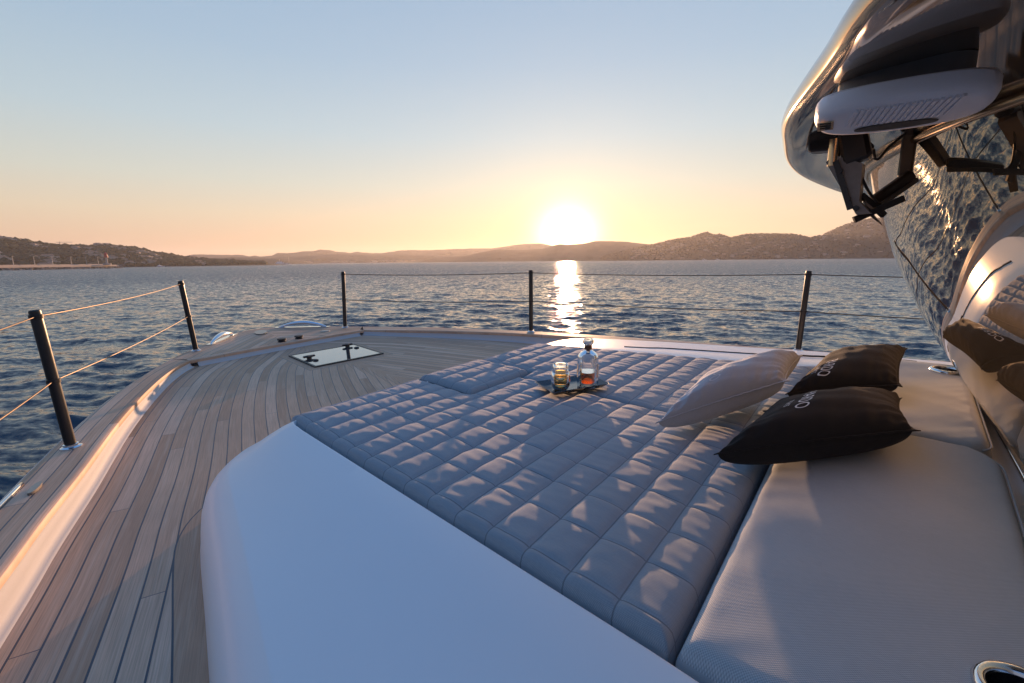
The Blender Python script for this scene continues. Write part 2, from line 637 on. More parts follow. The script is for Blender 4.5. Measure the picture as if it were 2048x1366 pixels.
def build_sea():
    n = 760
    r = 2.0 * np.exp(np.linspace(0, math.log(3500 / 2.0), n))
    fine = np.linspace(R(-78), R(78), 1150)
    rest = np.linspace(R(78), R(282), 260)[1:-1]
    th = np.r_[fine, rest]
    m = len(th)
    X = r[:, None] * np.sin(th)[None]
    Y = r[:, None] * np.cos(th)[None]
    sp = np.maximum(r * (math.log(3500 / 2.0) / n), r * R(.14))[:, None]
    Z = np.zeros_like(X)
    DX = np.zeros_like(X)
    DY = np.zeros_like(X)
    wind = R(200)
    for k in range(90):
        lam = .30 * (5.0 / .30) ** rng.random()
        d = wind + rng.normal(0, .55)
        slope = .034 + .022 * math.exp(-((math.log(lam / .95)) / .8) ** 2)
        if lam > 1.7:
            slope *= .5
        amp = slope * lam / (2 * PI)
        kk = 2 * PI / lam
        ph = rng.random() * 2 * PI
        w = np.clip((lam / sp - 2.2) / 3, 0, 1)
        rows = w[:, 0] > 0
        a = kk * (X[rows] * math.sin(d) + Y[rows] * math.cos(d)) + ph
        Z[rows] += amp * w[rows] * np.sin(a)
        q = .8 * amp * w[rows]
        DX[rows] += q * math.sin(d) * np.cos(a)
        DY[rows] += q * math.cos(d) * np.cos(a)
    # gusts: patches of rougher and smoother water
    V = np.stack([X + DX, Y + DY, Z + SEA_Z], -1).reshape(-1, 3)
    F = grid_faces(n, m, True)
    mt, t, b = mat('sea water')
    p = t.new('ShaderNodeNewGeometry').outputs['Position']
    mp = t.new('ShaderNodeMapping')
    t.put(mp.inputs[0], p)
    mp.inputs['Scale'].default_value = (.55, 1, 1)
    v = mp.outputs[0]
    c1 = t.noise(v, 1.9, 4, .62, out=1)
    c2 = t.noise(v, 5.5, 4, .6, out=1)
    patch = t.noise(p, .02, 3)
    ln = t.new('ShaderNodeVectorMath', operation='LENGTH')
    t.put(ln.inputs[0], p)
    far = t.math('DIVIDE', t.math('SUBTRACT', ln.outputs['Value'], 15.), 110., clamp=True)

    def vm(op, a, c):
        n_ = t.new('ShaderNodeVectorMath', operation=op)
        t.put(n_.inputs[0], a)
        t.put(n_.inputs[3 if op == 'SCALE' else 1], c)
        return n_.outputs[0]
    k1 = t.math('MULTIPLY', t.math('MULTIPLY_ADD', far, 1.0, .33), t.math('ADD', patch, .5))
    k2 = t.math('MULTIPLY', t.math('MULTIPLY_ADD', far, .15, .85), t.math('ADD', patch, .5))
    d1 = vm('SCALE', vm('SUBTRACT', c1, (.5, .5, .5)), k1)
    d2 = vm('SCALE', vm('SUBTRACT', c2, (.5, .5, .5)), k2)
    dd = vm('MULTIPLY', vm('ADD', d1, d2), (.8, 1.15, 0.))
    nn = t.new('ShaderNodeNewGeometry').outputs['Normal']
    # far off only the near slopes of the wavelets show: lean the mean slope towards the yacht
    rad = vm('MULTIPLY', p, (1., 1., 0.))
    nr = t.new('ShaderNodeVectorMath', operation='NORMALIZE')
    t.put(nr.inputs[0], rad)
    dd = vm('ADD', dd, vm('SCALE', nr.outputs[0], t.math('MULTIPLY', far, -.20)))
    nv_ = t.new('ShaderNodeVectorMath', operation='NORMALIZE')
    t.put(nv_.inputs[0], vm('ADD', nn, dd))
    t.put(b.inputs['Normal'], nv_.outputs[0])
    b.inputs['Base Color'].default_value = (.007, .026, .050, 1)
    b.inputs['Roughness'].default_value = .055
    b.inputs['IOR'].default_value = 1.333
    o = mesh_np('sea', V, F, mt)
    tag(o, 'choppy dark blue sea with the glitter of the low sun', 'sea', kind='structure')


build_sea()

# ------------------------------------------------------------------ far shore
HILLS = {
    'left': (800, 1150, 1700, [(-75, 2.2), (-66, 2.6), (-58, 2.5), (-52.55, 2.35), (-47.57, 2.24), (-47.03, 2.09), (-46.21, 1.99), (-45.5, 1.84), (-44.44, 1.64), (-43.56, 1.56), (-42.8, 1.60), (-41.2, 1.66), (-40.26, 1.58), (-39.11, 1.49), (-38.13, 1.22), (-37.12, 0.93), (-35.87, 0.68), (-35.1, 0.58), (-33.9, 0.42), (-32.19, 0.2), (-29.6, 0.07), (-27.99, 0.0), (-26.58, -0.15)]),
    'mid': (1500, 1750, 2100, [(-36.5, -.1), (-34.77, 0.25), (-34.02, 0.54), (-33.2, 0.59), (-31.02, 0.68), (-29.55, 0.57), (-27.94, 0.56), (-26.38, 0.49), (-25.54, 0.37), (-24.84, 0.2), (-23.52, 0.02), (-22.5, -.1)]),
    'far': (2700, 3000, 3350, [(-48, .5), (-39.8, 0.63), (-36.35, 0.71), (-35.54, 0.75), (-35.04, 0.8), (-34.39, 1.0), (-32.42, 0.94), (-29.99, 0.89), (-29.44, 0.78), (-28.96, 0.83), (-28.5, 0.72), (-27.33, 0.82), (-26.72, 1.14), (-25.73, 1.09), (-24.24, 1.25), (-23.36, 1.3), (-22.3, 1.47), (-21.3, 1.41), (-20.66, 1.24), (-19.69, 1.18), (-19.2, 1.06), (-18.36, 1.23), (-17.42, 1.11), (-16.58, 1.05), (-15.61, 1.04), (-14.21, 1.21), (-13.21, 1.38), (-9.9, 1.36), (-8.45, 1.41), (-7.73, 1.47), (-5.23, 1.51), (-2.34, 1.54), (-0.74, 1.71), (1.3, 1.99), (3.45, 2.08), (4.68, 1.83), (7.25, 1.31), (10.87, 0.84), (14, .3)]),
    'sec': (2150, 2350, 2700, [(-31, -.05), (-29.45, 0.19), (-27.25, 0.66), (-24.49, 0.75), (-20.41, 1.01), (-16.93, 0.82), (-13.48, 0.85), (-9.93, 0.71), (-7.51, 0.62), (-3.85, 0.22), (-1, -.05)]),
    'sun': (1650, 1950, 2400, [(-15, -.05), (-13.52, 0.02), (-11.63, 0.12), (-8.79, 0.46), (-5.25, 0.72), (-2.35, 1.3), (-1.23, 1.41), (0.92, 1.27), (3.82, 1.41), (5.96, 1.93), (7.0, 1.85), (8.81, 1.94), (10.18, 2.22), (12.43, 2.18), (14.01, 2.09), (15.34, 1.89), (17.0, 1.68), (18.9, 1.47), (22.18, 0.95), (25.33, 0.24), (27, -.05)]),
    'right': (1100, 1450, 1900, [(8.5, -.1), (9.69, -0.04), (12.65, 0.76), (16.09, 1.58), (17.0, 1.68), (18.87, 2.15), (21.08, 2.43), (22.33, 2.84), (22.85, 2.94), (23.54, 2.58), (24.15, 2.67), (25.29, 2.26), (26.81, 2.58), (28.25, 2.59), (31.22, 2.42), (32.72, 2.01), (33.73, 2.23), (35.0, 2.91), (36.05, 3.34), (37.58, 3.63), (39.34, 3.56), (43.19, 2.92), (47.74, 1.95), (54.06, 0.8), (64, .6), (80, .5), (90, -.1)]),
}
HLAB = {'left': 'dark wooded hillside dotted with villas on the left shore', 'mid': 'low dark headland behind the small motor yacht',
        'far': 'long pale range of distant mountains along the horizon', 'sec': 'faint middle ridge in front of the pale range',
        'sun': 'orange hazed hill under the setting sun', 'right': 'brown hillside with a rocky peak on the right shore'}


def hill_height(key, az, dist):
    """ground height (world z) of a hill at azimuth (deg) and distance"""
    d0, d1, d2, P = HILLS[key]
    P = np.array(P)
    e = np.interp(az, P[:, 0], P[:, 1])
    top = 1.08 + d1 * np.tan(np.radians(e))
    top = np.maximum(top, SEA_Z - 3)
    t = np.clip((dist - d0) / (d1 - d0), 0, 1)
    t2 = np.clip((d2 - dist) / (d2 - d1), 0, 1)
    k = np.minimum(t, t2)
    k = np.sin(k * PI / 2) ** 1.15
    return SEA_Z - .6 + (top - SEA_Z + .6) * k


for key in HILLS:
    d0, d1, d2, P = HILLS[key]
    az = np.arange(P[0][0], P[-1][0], .07 if key in ('left', 'right', 'sun') else .1)
    ds = np.r_[np.linspace(d0, d1, 26), np.linspace(d1, d2, 8)[1:]]
    A, D = np.meshgrid(az, ds)
    H = hill_height(key, A, D)
    nz = np.array([mnoise.fractal(Vector((math.sin(R(a)) * d * .02, math.cos(R(a)) * d * .02, 3)), 1, 2, 5) for a, d in zip(A.ravel(), D.ravel())]).reshape(A.shape)
    amp = (d1 * .0011) * np.clip((H - SEA_Z) / 20, 0, 1)
    H = H + nz * amp - amp * .4
    Dj = D * (1 + .01 * nz)
    V = np.stack([np.sin(np.radians(A)) * Dj, np.cos(np.radians(A)) * Dj, H], -1).reshape(-1, 3)
    o = mesh_np('hill', V, grid_faces(len(ds), len(az)), M['hill'])
    tag(o, HLAB[key], 'hill', kind='structure')


def blob_mesh(centers, sizes, seed=0, sub=1, squash=.8):
    """many irregular crowns in one mesh"""
    import bmesh
    bm = bmesh.new()
    bmesh.ops.create_icosphere(bm, subdivisions=sub, radius=1)
    bv = np.array([v.co[:] for v in bm.verts])
    bf = np.array([[v.index for v in f.verts] for f in bm.faces])
    bm.free()
    r = np.random.default_rng(seed)
    n = len(centers)
    V = bv[None] * (1 + r.normal(0, .16, (n, len(bv), 1)))
    V = V * sizes[:, None, None] * np.array([1, 1, squash])
    V = V + centers[:, None, :]
    F = bf[None] + (np.arange(n) * len(bv))[:, None, None]
    return V.reshape(-1, 3), F.reshape(-1, 3)


def scatter(key, n, a0, a1, seed, kmin=.0, kmax=1.02):
    r = np.random.default_rng(seed)
    d0, d1, d2, P = HILLS[key]
    out = []
    while len(out) < n:
        az = r.uniform(a0, a1)
        k = r.uniform(kmin, kmax)
        d = d0 + (d1 - d0) * k
        h = float(hill_height(key, az, d))
        if h > SEA_Z + 1.0:
            out.append((math.sin(R(az)) * d, math.cos(R(az)) * d, h, az, k))
    return np.array(out)


pts = scatter('left', 3000, -60, -28, 3)
cr = np.clip(rng.normal(1, .3, len(pts)), .5, 2) * np.where(pts[:, 4] > .9, 3.2, 4.0)
V, F = blob_mesh(pts[:, :3] + np.array([0, 0, 1.2]), cr, 4)
o = mesh_np('hillside_wood', V, F, M['wood'], smooth=False)
tag(o, 'dark evergreen wood covering the hillside on the left shore', 'wood', kind='stuff')
pts = scatter('right', 4200, 11, 50, 5)
cr = np.clip(rng.normal(1, .3, len(pts)), .5, 2) * np.where(pts[:, 4] > .85, 1.0, 1.9)
V, F = blob_mesh(pts[:, :3] + np.array([0, 0, .2]), cr, 6)
o = mesh_np('hillside_wood', V, F, M['hill'], smooth=True)
tag(o, 'scrubby wood covering the brown hillside on the right shore', 'wood', kind='stuff')

# villas: one mesh, copied
hb = MB(False)
hb.box((0, 0, 1.5), (11, 7, 5.0))
hb.add([(-5.9, -3.9, 4.0), (5.9, -3.9, 4.0), (5.9, 3.9, 4.0), (-5.9, 3.9, 4.0), (-4.2, 0, 5.9), (4.2, 0, 5.9)],
       [(3, 2, 1, 0), (0, 1, 5, 4), (2, 3, 4, 5), (1, 2, 5), (3, 0, 4)], 1)
hb.box((7.6, -.6, .9), (4.4, 5, 3.6))
villa0 = hb.build('villa', [M['wall'], M['roof']], None, (0, 0, 0))


def place_villas(key, n, a0, a1, seed, label, group, kmin, kmax, s0, s1, first=False):
    r = np.random.default_rng(seed)
    pts = scatter(key, n, a0, a1, seed, kmin, kmax)
    for i, p in enumerate(pts):
        o = villa0 if (first and i == 0) else villa0.copy()
        if not (first and i == 0):
            COL.objects.link(o)
        s = r.uniform(s0, s1)
        o.location = (p[0], p[1], p[2] + 1.2 * s)
        o.rotation_euler = (0, 0, -R(p[3]) + r.normal(0, .5))
        o.scale = (s * r.uniform(.8, 1.5), s, s * r.uniform(.7, 1.05))
        tag(o, label, 'villa', group)


place_villas('left', 95, -53, -34, 21, 'pale villa among dark trees on the hillside left of the bay', 'villas on the left hillside', .02, .9, .55, .95, True)
place_villas('right', 125, 14, 41.5, 22, 'pale villa scattered on the brown hillside below the rocky peak', 'villas on the right hillside', .03, .62, .34, .62)
place_villas('sec', 26, -27, -8, 23, 'tiny pale house on the far shoreline below the pale mountain range', 'houses on the far shoreline', .0, .05, .9, 1.5)


# breakwater with light tower and lamp posts
def polar(az, d, z=0):
    return Vector((math.sin(R(az)) * d, math.cos(R(az)) * d, z))


bw = empty('breakwater', polar(-46, 520, SEA_Z))
tag(bw, 'long low boulder breakwater with a pale top on the left', 'breakwater')
PA, PB = polar(-62, 430), polar(-40.35, 625)
dv = (PB - PA).normalized()
nv = Vector((dv.y, -dv.x, 0))
L = (PB - PA).length
cb = MB(False)
top = SEA_Z + 3.3
cb.bar(PA + Vector((0, 0, top - .6)), PB - dv * 7 + Vector((0, 0, top - .6)), 7, 1.5)
cb.bar(PA + Vector((0, 0, top + .5)) - nv * 2.6, PB - dv * 9 + Vector((0, 0, top + .5)) - nv * 2.6, .6, .9)
cb.build('walkway', M['concrete'], bw)
n = 1500
s = rng.random(n)
off = rng.normal(0, 3.6, n)
C = np.array([(PA + dv * (L * a) + nv * b)[:] for a, b in zip(s, off)])
C[:, 2] = SEA_Z + np.clip(2.5 - np.abs(off) * .42, -.2, 2.4)
V, F = blob_mesh(C, rng.uniform(.6, 1.3, n), 9, 1, .75)
o = mesh_np('boulders', V, F, M['stone'], bw, wpos(bw), False)
tag(o, kind='stuff')

tw = empty('light_tower', polar(-41.15, 606, top + .1))
tag(tw, 'pale harbour light tower with a red top at the breakwater end', 'light tower')
P0 = polar(-41.15, 606)
tb = MB(False)
tb.lathe((P0.x, P0.y, top), [(0, 0), (3.4, 0), (3.4, 1.5), (0, 1.5)], 16)
tb.build('base', M['concrete'], tw)
tb = MB(False)
tb.lathe((P0.x, P0.y, top), [(1.0, 1.5), (.75, 7.6), (0, 7.6)], 16)
tb.build('tower', M['concrete'], tw, smooth=True, sharp=40)
tb = MB(False)
tb.lathe((P0.x, P0.y, top), [(0, 7.4), (1.7, 7.4), (1.7, 8.3), (1.25, 8.4), (1.25, 10.3), (1.5, 10.4), (.1, 12.4), (0, 12.6)], 14)
tb.build('lantern_head', M['red'], tw, smooth=True, sharp=30)

lp0 = None
for az in (-47.1, -45.85, -44.75, -43.55, -42.55, -41.75):
    d = 430 + (625 - 430) * (az + 62) / (62 - 40.35)
    # point on the breakwater line at that azimuth
    dirn = polar(az, 1)
    tt = (PA.x * dv.y - PA.y * dv.x) / (dirn.x * dv.y - dirn.y * dv.x)
    p = dirn * tt + Vector((0, 0, top + .1))
    if lp0 is None:
        e = empty('lamp_post', p)
        q = MB(False)
        q.tube([p, p + Vector((0, 0, 7.4))], [.22, .12], 8)
        q.build('pole', M['steel'], e)
        q = MB(False)
        q.bar(p + Vector((0, 0, 7.45)) - dv * .15, p + Vector((0, 0, 7.5)) + dv * 1.6, .3, .18)
        q.build('lamp_head', M['steel'], e)
        lp0 = e
    else:
        e = lp0.copy()
        COL.objects.link(e)
        e.location = p
        for ch in lp0.children:
            c = ch.copy()
            COL.objects.link(c)
            c.parent = e
    tag(e, 'thin grey lamp post standing on the breakwater', 'lamp post', 'lamp posts along the breakwater')

cr_ = empty('tower_crane', polar(-44.07, 1165, 33))
tag(cr_, 'tiny tower crane rising behind the left hilltop', 'crane')
p = polar(-44.07, 1165, 27)
q = MB(False)
q.bar(p, p + Vector((0, 0, 16)), 1.0, 1.0, up=(1, 0, 0))
q.build('mast', M['steel'], cr_)
q = MB(False)
rt = Vector((math.cos(R(-44)), -math.sin(R(-44)), 0))
q.bar(p + Vector((0, 0, 15)) - rt * 5, p + Vector((0, 0, 15.5)) + rt * 17, .7, .7)
q.build('jib', M['steel'], cr_)


def small_boat(az, d, heading, Lg, label, cat, group=None, mast=0, name='motor_yacht'):
    p = polar(az, d, SEA_Z)
    e = empty(name, p)
    tag(e, label, cat, group)
    dd = Vector((math.sin(heading), math.cos(heading), 0))
    nn = Vector((dd.y, -dd.x, 0))
    q = MB(False)
    secs = [(-.5, .17, .9), (-.2, .2, .9), (.1, .2, 1.0), (.32, .13, 1.2), (.5, .004, 1.45)]
    V, F = [], []
    h = Lg * .085
    for (s_, w_, k_) in secs:
        c0 = p + dd * (s_ * Lg)
        V += [c0 - nn * (w_ * Lg * .6) + Vector((0, 0, -.3)), c0 - nn * (w_ * Lg) + Vector((0, 0, h * k_)), c0 + nn * (w_ * Lg) + Vector((0, 0, h * k_)), c0 + nn * (w_ * Lg * .6) + Vector((0, 0, -.3))]
    for i in range(len(secs) - 1):
        for k in range(4):
            F.append((i * 4 + k, i * 4 + (k + 1) % 4, i * 4 + 4 + (k + 1) % 4, i * 4 + 4 + k))
    F += [(3, 2, 1, 0), (16, 17, 18, 19)]
    q.add(V, F)
    q.build('hull', M['white'], e)
    q = MB(False)
    if mast:
        q.bar(p + dd * (-.2 * Lg) + Vector((0, 0, h * 1.1)), p + dd * (.18 * Lg) + Vector((0, 0, h * 1.1)), Lg * .2, h * .8)
        q.build('cabin', M['white'], e)
        q = MB(False)
        q.tube([p + dd * (.08 * Lg) + Vector((0, 0, h)), p + dd * (.08 * Lg) + Vector((0, 0, h + mast))], .14, 6)
        q.build('mast', M['white'], e)
    else:
        q.bar(p + dd * (-.42 * Lg) + Vector((0, 0, h * 1.45)), p + dd * (.2 * Lg) + Vector((0, 0, h * 1.45)), Lg * .28, h * 1.0)
        q.bar(p + dd * (-.32 * Lg) + Vector((0, 0, h * 2.4)), p + dd * (.06 * Lg) + Vector((0, 0, h * 2.4)), Lg * .22, h * .9)
        q.build('cabin', M['white'], e)
        q = MB(False)
        q.tube([p + dd * (-.12 * Lg) + Vector((0, 0, h * 2.6)), p + dd * (-.12 * Lg) + Vector((0, 0, h * 5))], .22, 6)
        q.build('mast', M['white'], e)
    return e


small_boat(-26.45, 1100, R(-26 + 88), 26, 'small blue white motor yacht far off under the low headland', 'motor yacht')
small_boat(-25.7, 1300, R(-26 + 75), 12, 'tiny sailing boat with a tall bare mast behind the motor yacht', 'sailing boat', mast=16, name='sailing_boat')
for az, lab in ((-37.2, 'tiny white moored boat near the left headland shore'), (22.7, 'tiny white moored boat off the right hillside, left of its neighbour'), (24.1, 'tiny white moored boat off the right hillside, right of its neighbour')):
    small_boat(az, 780 if az < 0 else 1060, R(az + 95), 9, lab, 'boat', mast=0, name='moored_boat')

# air
hz = MB(False)
hz.box((0, 0, 50.5), (7400, 7400, 109))
hm = bpy.data.materials.new('evening haze')
hm.use_nodes = True
ht = NT(hm.node_tree)
hm.node_tree.nodes.remove(hm.node_tree.nodes['Principled BSDF'])
pv = ht.new('ShaderNodeVolumePrincipled')
pv.inputs['Color'].default_value = (.95, .93, .95, 1)
HAZE = 1.3e-4
pv.inputs['Density'].default_value = HAZE
pv.inputs['Anisotropy'].default_value = .45
ht.l.new(pv.outputs[0], hm.node_tree.nodes['Material Output'].inputs['Volume'])
o = hz.build('haze', hm)
tag(o, 'thin evening haze over the bay', 'haze', kind='stuff')

# ------------------------------------------------------------------ the yacht
yacht = empty('yacht', (0, 0, 0))
tag(yacht, 'white yacht foredeck with teak planking and mirrored reverse raked windscreen', 'yacht')

lipP = spline([(-.6, -.90), (.3, -.66), (1.2, -.41), (1.944, -.191), (2.269, -.1), (2.707, .035), (3.3, .205), (3.778, .362), (4.3, .56), (4.644, .721), (4.86, .86)], 160)
lipF = spline([(4.86, .86), (4.985, 1.8), (5.05, 2.66)], 60)
lipS = spline([(5.05, 2.66), (4.2, 3.22), (3.287, 3.68), (2.132, 4.06), (.5, 4.45), (-1, 4.8)], 120)
outC = spline([(-.6, -1.13), (.3, -.89), (1.2, -.64), (2.0, -.385), (2.565, -.215), (2.979, -.094), (3.398, .036), (4.195, .331), (5.06, .76), (5.42, 1.0), (5.742, 1.24), (6.05, 1.50), (6.24, 1.80), (6.1, 2.12), (5.75, 2.46), (5.3, 2.79), (4.6, 3.23), (4.198, 3.45), (3.132, 3.92), (1.871, 4.30), (.5, 4.66), (-1, 5.0)], 500)
iP = int(np.argmin(np.hypot(outC[:, 0] - 5.06, outC[:, 1] - .76)))
iS = int(np.argmin(np.hypot(outC[:, 0] - 5.3, outC[:, 1] - 2.79)))


def resample(C, n):
    L = np.r_[0, np.cumsum(np.linalg.norm(np.diff(C, axis=0), axis=1))]
    s = np.linspace(0, L[-1], n)
    return np.stack([np.interp(s, L, C[:, k]) for k in (0, 1)], -1)


def cap_piece(inner, outer, ref, sgn, nt=9):
    n = len(inner)
    outer = resample(outer, n)
    rows = []
    cs = []
    nrm = outer - inner
    nrm /= np.maximum(np.linalg.norm(nrm, axis=1), 1e-6)[:, None]
    # underside lip, rounded inner edge, flat, rounded outer edge
    inn = inner - nrm * .006
    rows += [inn, inn, inn + nrm * .004]
    cs += [RAIL - .028, RAIL - .004, RAIL]
    for k in range(1, nt):
        rows.append(inner + (outer - inner) * (k / nt))
        cs.append(RAIL + .0)
    rows += [outer - nrm * .004, outer, outer]
    cs += [RAIL, RAIL - .004, RAIL - .02]
    P = np.array(rows)
    m = len(rows)
    V = np.concatenate([P, np.repeat(np.array(cs)[:, None, None], n, 1)], -1).reshape(-1, 3)
    d, arc = polydist(V[:, 0], V[:, 1], ref)
    o = mesh_np('rail_cap', W(V), grid_faces(m, n), M['teakcap'], yacht, uvs={'plank': np.stack([arc, d * sgn + .03], -1)})
    o.data.set_sharp_from_angle(angle=R(50))
    return o


cap_piece(lipP, outC[:iP + 1], lipP, 1)
fwdN = np.gradient(lipF, axis=0)
fwdN /= np.linalg.norm(fwdN, axis=1)[:, None]
lipM = lipF + np.stack([fwdN[:, 1], -fwdN[:, 0]], -1) * np.where((np.stack([fwdN[:, 1], -fwdN[:, 0]], -1)[:, :1] > 0), .072, -.072)
cap_piece(lipF, lipM, lipF, 1, 4)
cap_piece(lipM, outC[iP:iS + 1], np.vstack([outC[:iP + 90]]), 1, 40)
cap_piece(lipS, outC[iS:], lipS, 1)


def sweep(C, prof, name, m, flip=1, close=False):
    """prof [(offset to the left-hand normal, c or function of a)]"""
    T = np.gradient(C, axis=0)
    T /= np.linalg.norm(T, axis=1)[:, None]
    N = np.stack([-T[:, 1], T[:, 0]], -1) * flip
    rows = []
    for d, c in prof:
        P = C + N * d
        cc = c(P[:, 0]) if callable(c) else np.full(len(P), c)
        rows.append(np.concatenate([P, cc[:, None]], -1))
    V = np.array(rows).reshape(-1, 3)
    return mesh_np(name, W(V), grid_faces(len(prof), len(C)), m, yacht)


# white inner lip of the bulwark; its left-hand normal points inboard
lp = [(-.012, RAIL - .015), (.0, RAIL - .016), (.004, lambda a: deck_c(a) + .045), (.008, lambda a: deck_c(a) + .024), (.015, lambda a: deck_c(a) + .011), (.025, lambda a: deck_c(a) + .005), (.034, lambda a: deck_c(a) + .003), (.038, lambda a: deck_c(a) - .01)]
for C in (lipP, lipF[2:-2], lipS):
    # inboard is starboard of the port lip: choose the side towards the deck middle
    Tm = C[len(C) // 2 + 1] - C[len(C) // 2]
    Nm = np.array([-Tm[1], Tm[0]])
    s = 1 if Nm @ (np.array([2.5, 1.95]) - C[len(C) // 2]) > 0 else -1
    sweep(C, lp, 'bulwark_lip', M['lip'], s)

# hull shell
hp = [(-.002, RAIL - .012), (-.018, RAIL - .016), (-.026, RAIL - .035), (-.03, .05), (.0, -.6), (.1, -1.6), (.35, -2.9)]
Tm = outC[11] - outC[10]
Nm = np.array([-Tm[1], Tm[0]])
s = 1 if Nm @ (np.array([2., 1.95]) - outC[10]) > 0 else -1
sweep(outC, hp, 'hull', M['hullwhite'], s)

# ---- coachroof moulding outline
crease = spline([(-.7, -.13), (-.2, -.03), (.3, .095), (.855, .212), (1.4, .316), (1.78, .385), (1.93, .425), (2.03, .49), (2.085, .58), (2.11, .75), (2.19, 1.5), (2.27, 2.4), (2.29, 2.75), (2.25, 3.0), (2.06, 3.19), (1.51, 3.42), (1.0, 3.585), (.6, 3.72), (.07, 3.85), (-.7, 3.97)], 420)
Lc = np.r_[0, np.cumsum(np.linalg.norm(np.diff(crease, axis=0), axis=1))]
ctrl_in = np.array([(-.7, .625), (-.2, .625), (.3, .638), (.855, .638), (1.4, .638), (1.74, .638), (1.83, .642), (1.862, .650), (1.875, .69), (1.885, .82), (1.92, 1.5), (1.99, 2.28), (1.99, 2.33), (1.98, 2.37), (1.93, 2.42), (1.5, 2.55), (1.0, 2.70), (.6, 2.83), (.07, 3.26), (-.7, 3.3)])
ctrl_out = np.array([(-.7, -.13), (-.2, -.03), (.3, .095), (.855, .212), (1.4, .316), (1.78, .385), (1.93, .425), (2.03, .49), (2.085, .58), (2.11, .75), (2.19, 1.5), (2.27, 2.4), (2.29, 2.75), (2.25, 3.0), (2.06, 3.19), (1.51, 3.42), (1.0, 3.585), (.6, 3.72), (.07, 3.85), (-.7, 3.97)])
kk = [Lc[int(np.argmin(np.hypot(crease[:, 0] - q[0], crease[:, 1] - q[1])))] for q in ctrl_out]
inner = np.stack([np.interp(Lc, kk, ctrl_in[:, i]) for i in (0, 1)], -1)
T = np.gradient(crease, axis=0)
T /= np.linalg.norm(T, axis=1)[:, None]
Nout = np.stack([-T[:, 1], T[:, 0]], -1)
if Nout[60] @ (np.array([1., 1.9]) - crease[60]) > 0:
    Nout = -Nout
LIFT = .05 * np.clip((crease[:, 1] - 1.6) / 1.2, 0, 1) ** 1.5
rows = []
for d, c in [(.118, lambda a: deck_c(a) - .02), (.112, lambda a: deck_c(a) + .02), (.107, lambda a: .13 + 0 * a), (.099, lambda a: .18 + 0 * a), (.085, lambda a: .224 + 0 * a), (.063, lambda a: .260 + 0 * a), (.034, lambda a: .289 + 0 * a), (.003, lambda a: .3125 + 0 * a), (0, lambda a: .3145 + 0 * a)]:
    P = crease + Nout * d
    rows.append(np.concatenate([P, (c(P[:, 0]) + LIFT * np.clip(.118 - d, 0, .1) / .1)[:, None]], -1))
for tt, c in [(.02, .3170), (.12, .3300), (.3, .353), (.55, .391), (.8, .425), (.975, .4435), (.992, .4435), (1.0, .441), (1.015, .39), (1.03, .30)]:
    P = crease + (inner - crease) * min(tt, 1.0) if tt <= 1 else inner + (np.array([1., 1.7]) - inner) * (tt - 1)
    rows.append(np.concatenate([P, (c + LIFT * (1 - min(tt, 1)))[:, None]], -1))
V = np.array(rows).reshape(-1, 3)
o = mesh_np('coachroof', W(V), grid_faces(len(rows), len(crease)), M['gelcoat'], yacht)
o.data.set_sharp_from_angle(angle=R(17))
base_out = crease + Nout * .118
# cushion tray inside the moulding
q = MB()
q.prism([(-.9, .3), (1.78, .7), (1.9, 2.4), (1.45, 2.55), (.9, 2.7), (.3, 3.2), (-.9, 3.3)], .20, .362)
q.build('cushion_well', M['gelcoat'], yacht)
# panel joint in the starboard side of the coachroof
js = spline([(1.60, 2.78), (1.46, 2.86), (1.36, 2.95), (.95, 3.13), (.54, 3.32), (.1, 3.46)], 60)


def roof_c(P):
    out = []
    for p in P:
        i = int(np.argmin(np.hypot(inner[:, 0] - p[0], inner[:, 1] - p[1]) + np.hypot(crease[:, 0] - p[0], crease[:, 1] - p[1])))
        d = np.linalg.norm(p - crease[i]) / max(np.linalg.norm(inner[i] - crease[i]), 1e-3)
        out.append(np.interp(d, [0, .02, .12, .3, .55, .8, .97], [.3145, .3170, .3300, .353, .391, .425, .4435]) + LIFT[i] * (1 - d))
    return np.array(out)


q = MB()
cc = roof_c(js)
q.tube([(p[0], p[1], c + .001) for p, c in zip(js, cc)], .006, 6)
q.build('panel_joint', M['rubber'], yacht)

# ---- teak deck in two mirrored halves
CL = np.vstack([lipP])
CLs = np.stack([lipP[:, 0], 2 * MID - lipP[:, 1]], -1)
# the plank line runs on forward beyond the front bulkhead
ext = lipP[-1] + (lipP[-1] - lipP[-8]) / np.linalg.norm(lipP[-1] - lipP[-8]) * np.linspace(.1, 1.2, 8)[:, None] * np.array([1, 1.1])
CL = np.vstack([lipP, ext])
CLs = np.stack([CL[:, 0], 2 * MID - CL[:, 1]], -1)
ring = np.vstack([lipP, lipF[1:], lipS[1:], [(-1, -1.0)], [lipP[0]]])


def inside(X, Y, C):
    ins = np.zeros(X.shape, bool)
    for i in range(len(C) - 1):
        x0, y0, x1, y1 = C[i, 0], C[i, 1], C[i + 1, 0], C[i + 1, 1]
        if y0 == y1:
            continue
        c = ((y0 > Y) != (y1 > Y)) & (X < (x1 - x0) * (Y - y0) / (y1 - y0) + x0)
        ins ^= c
    return ins


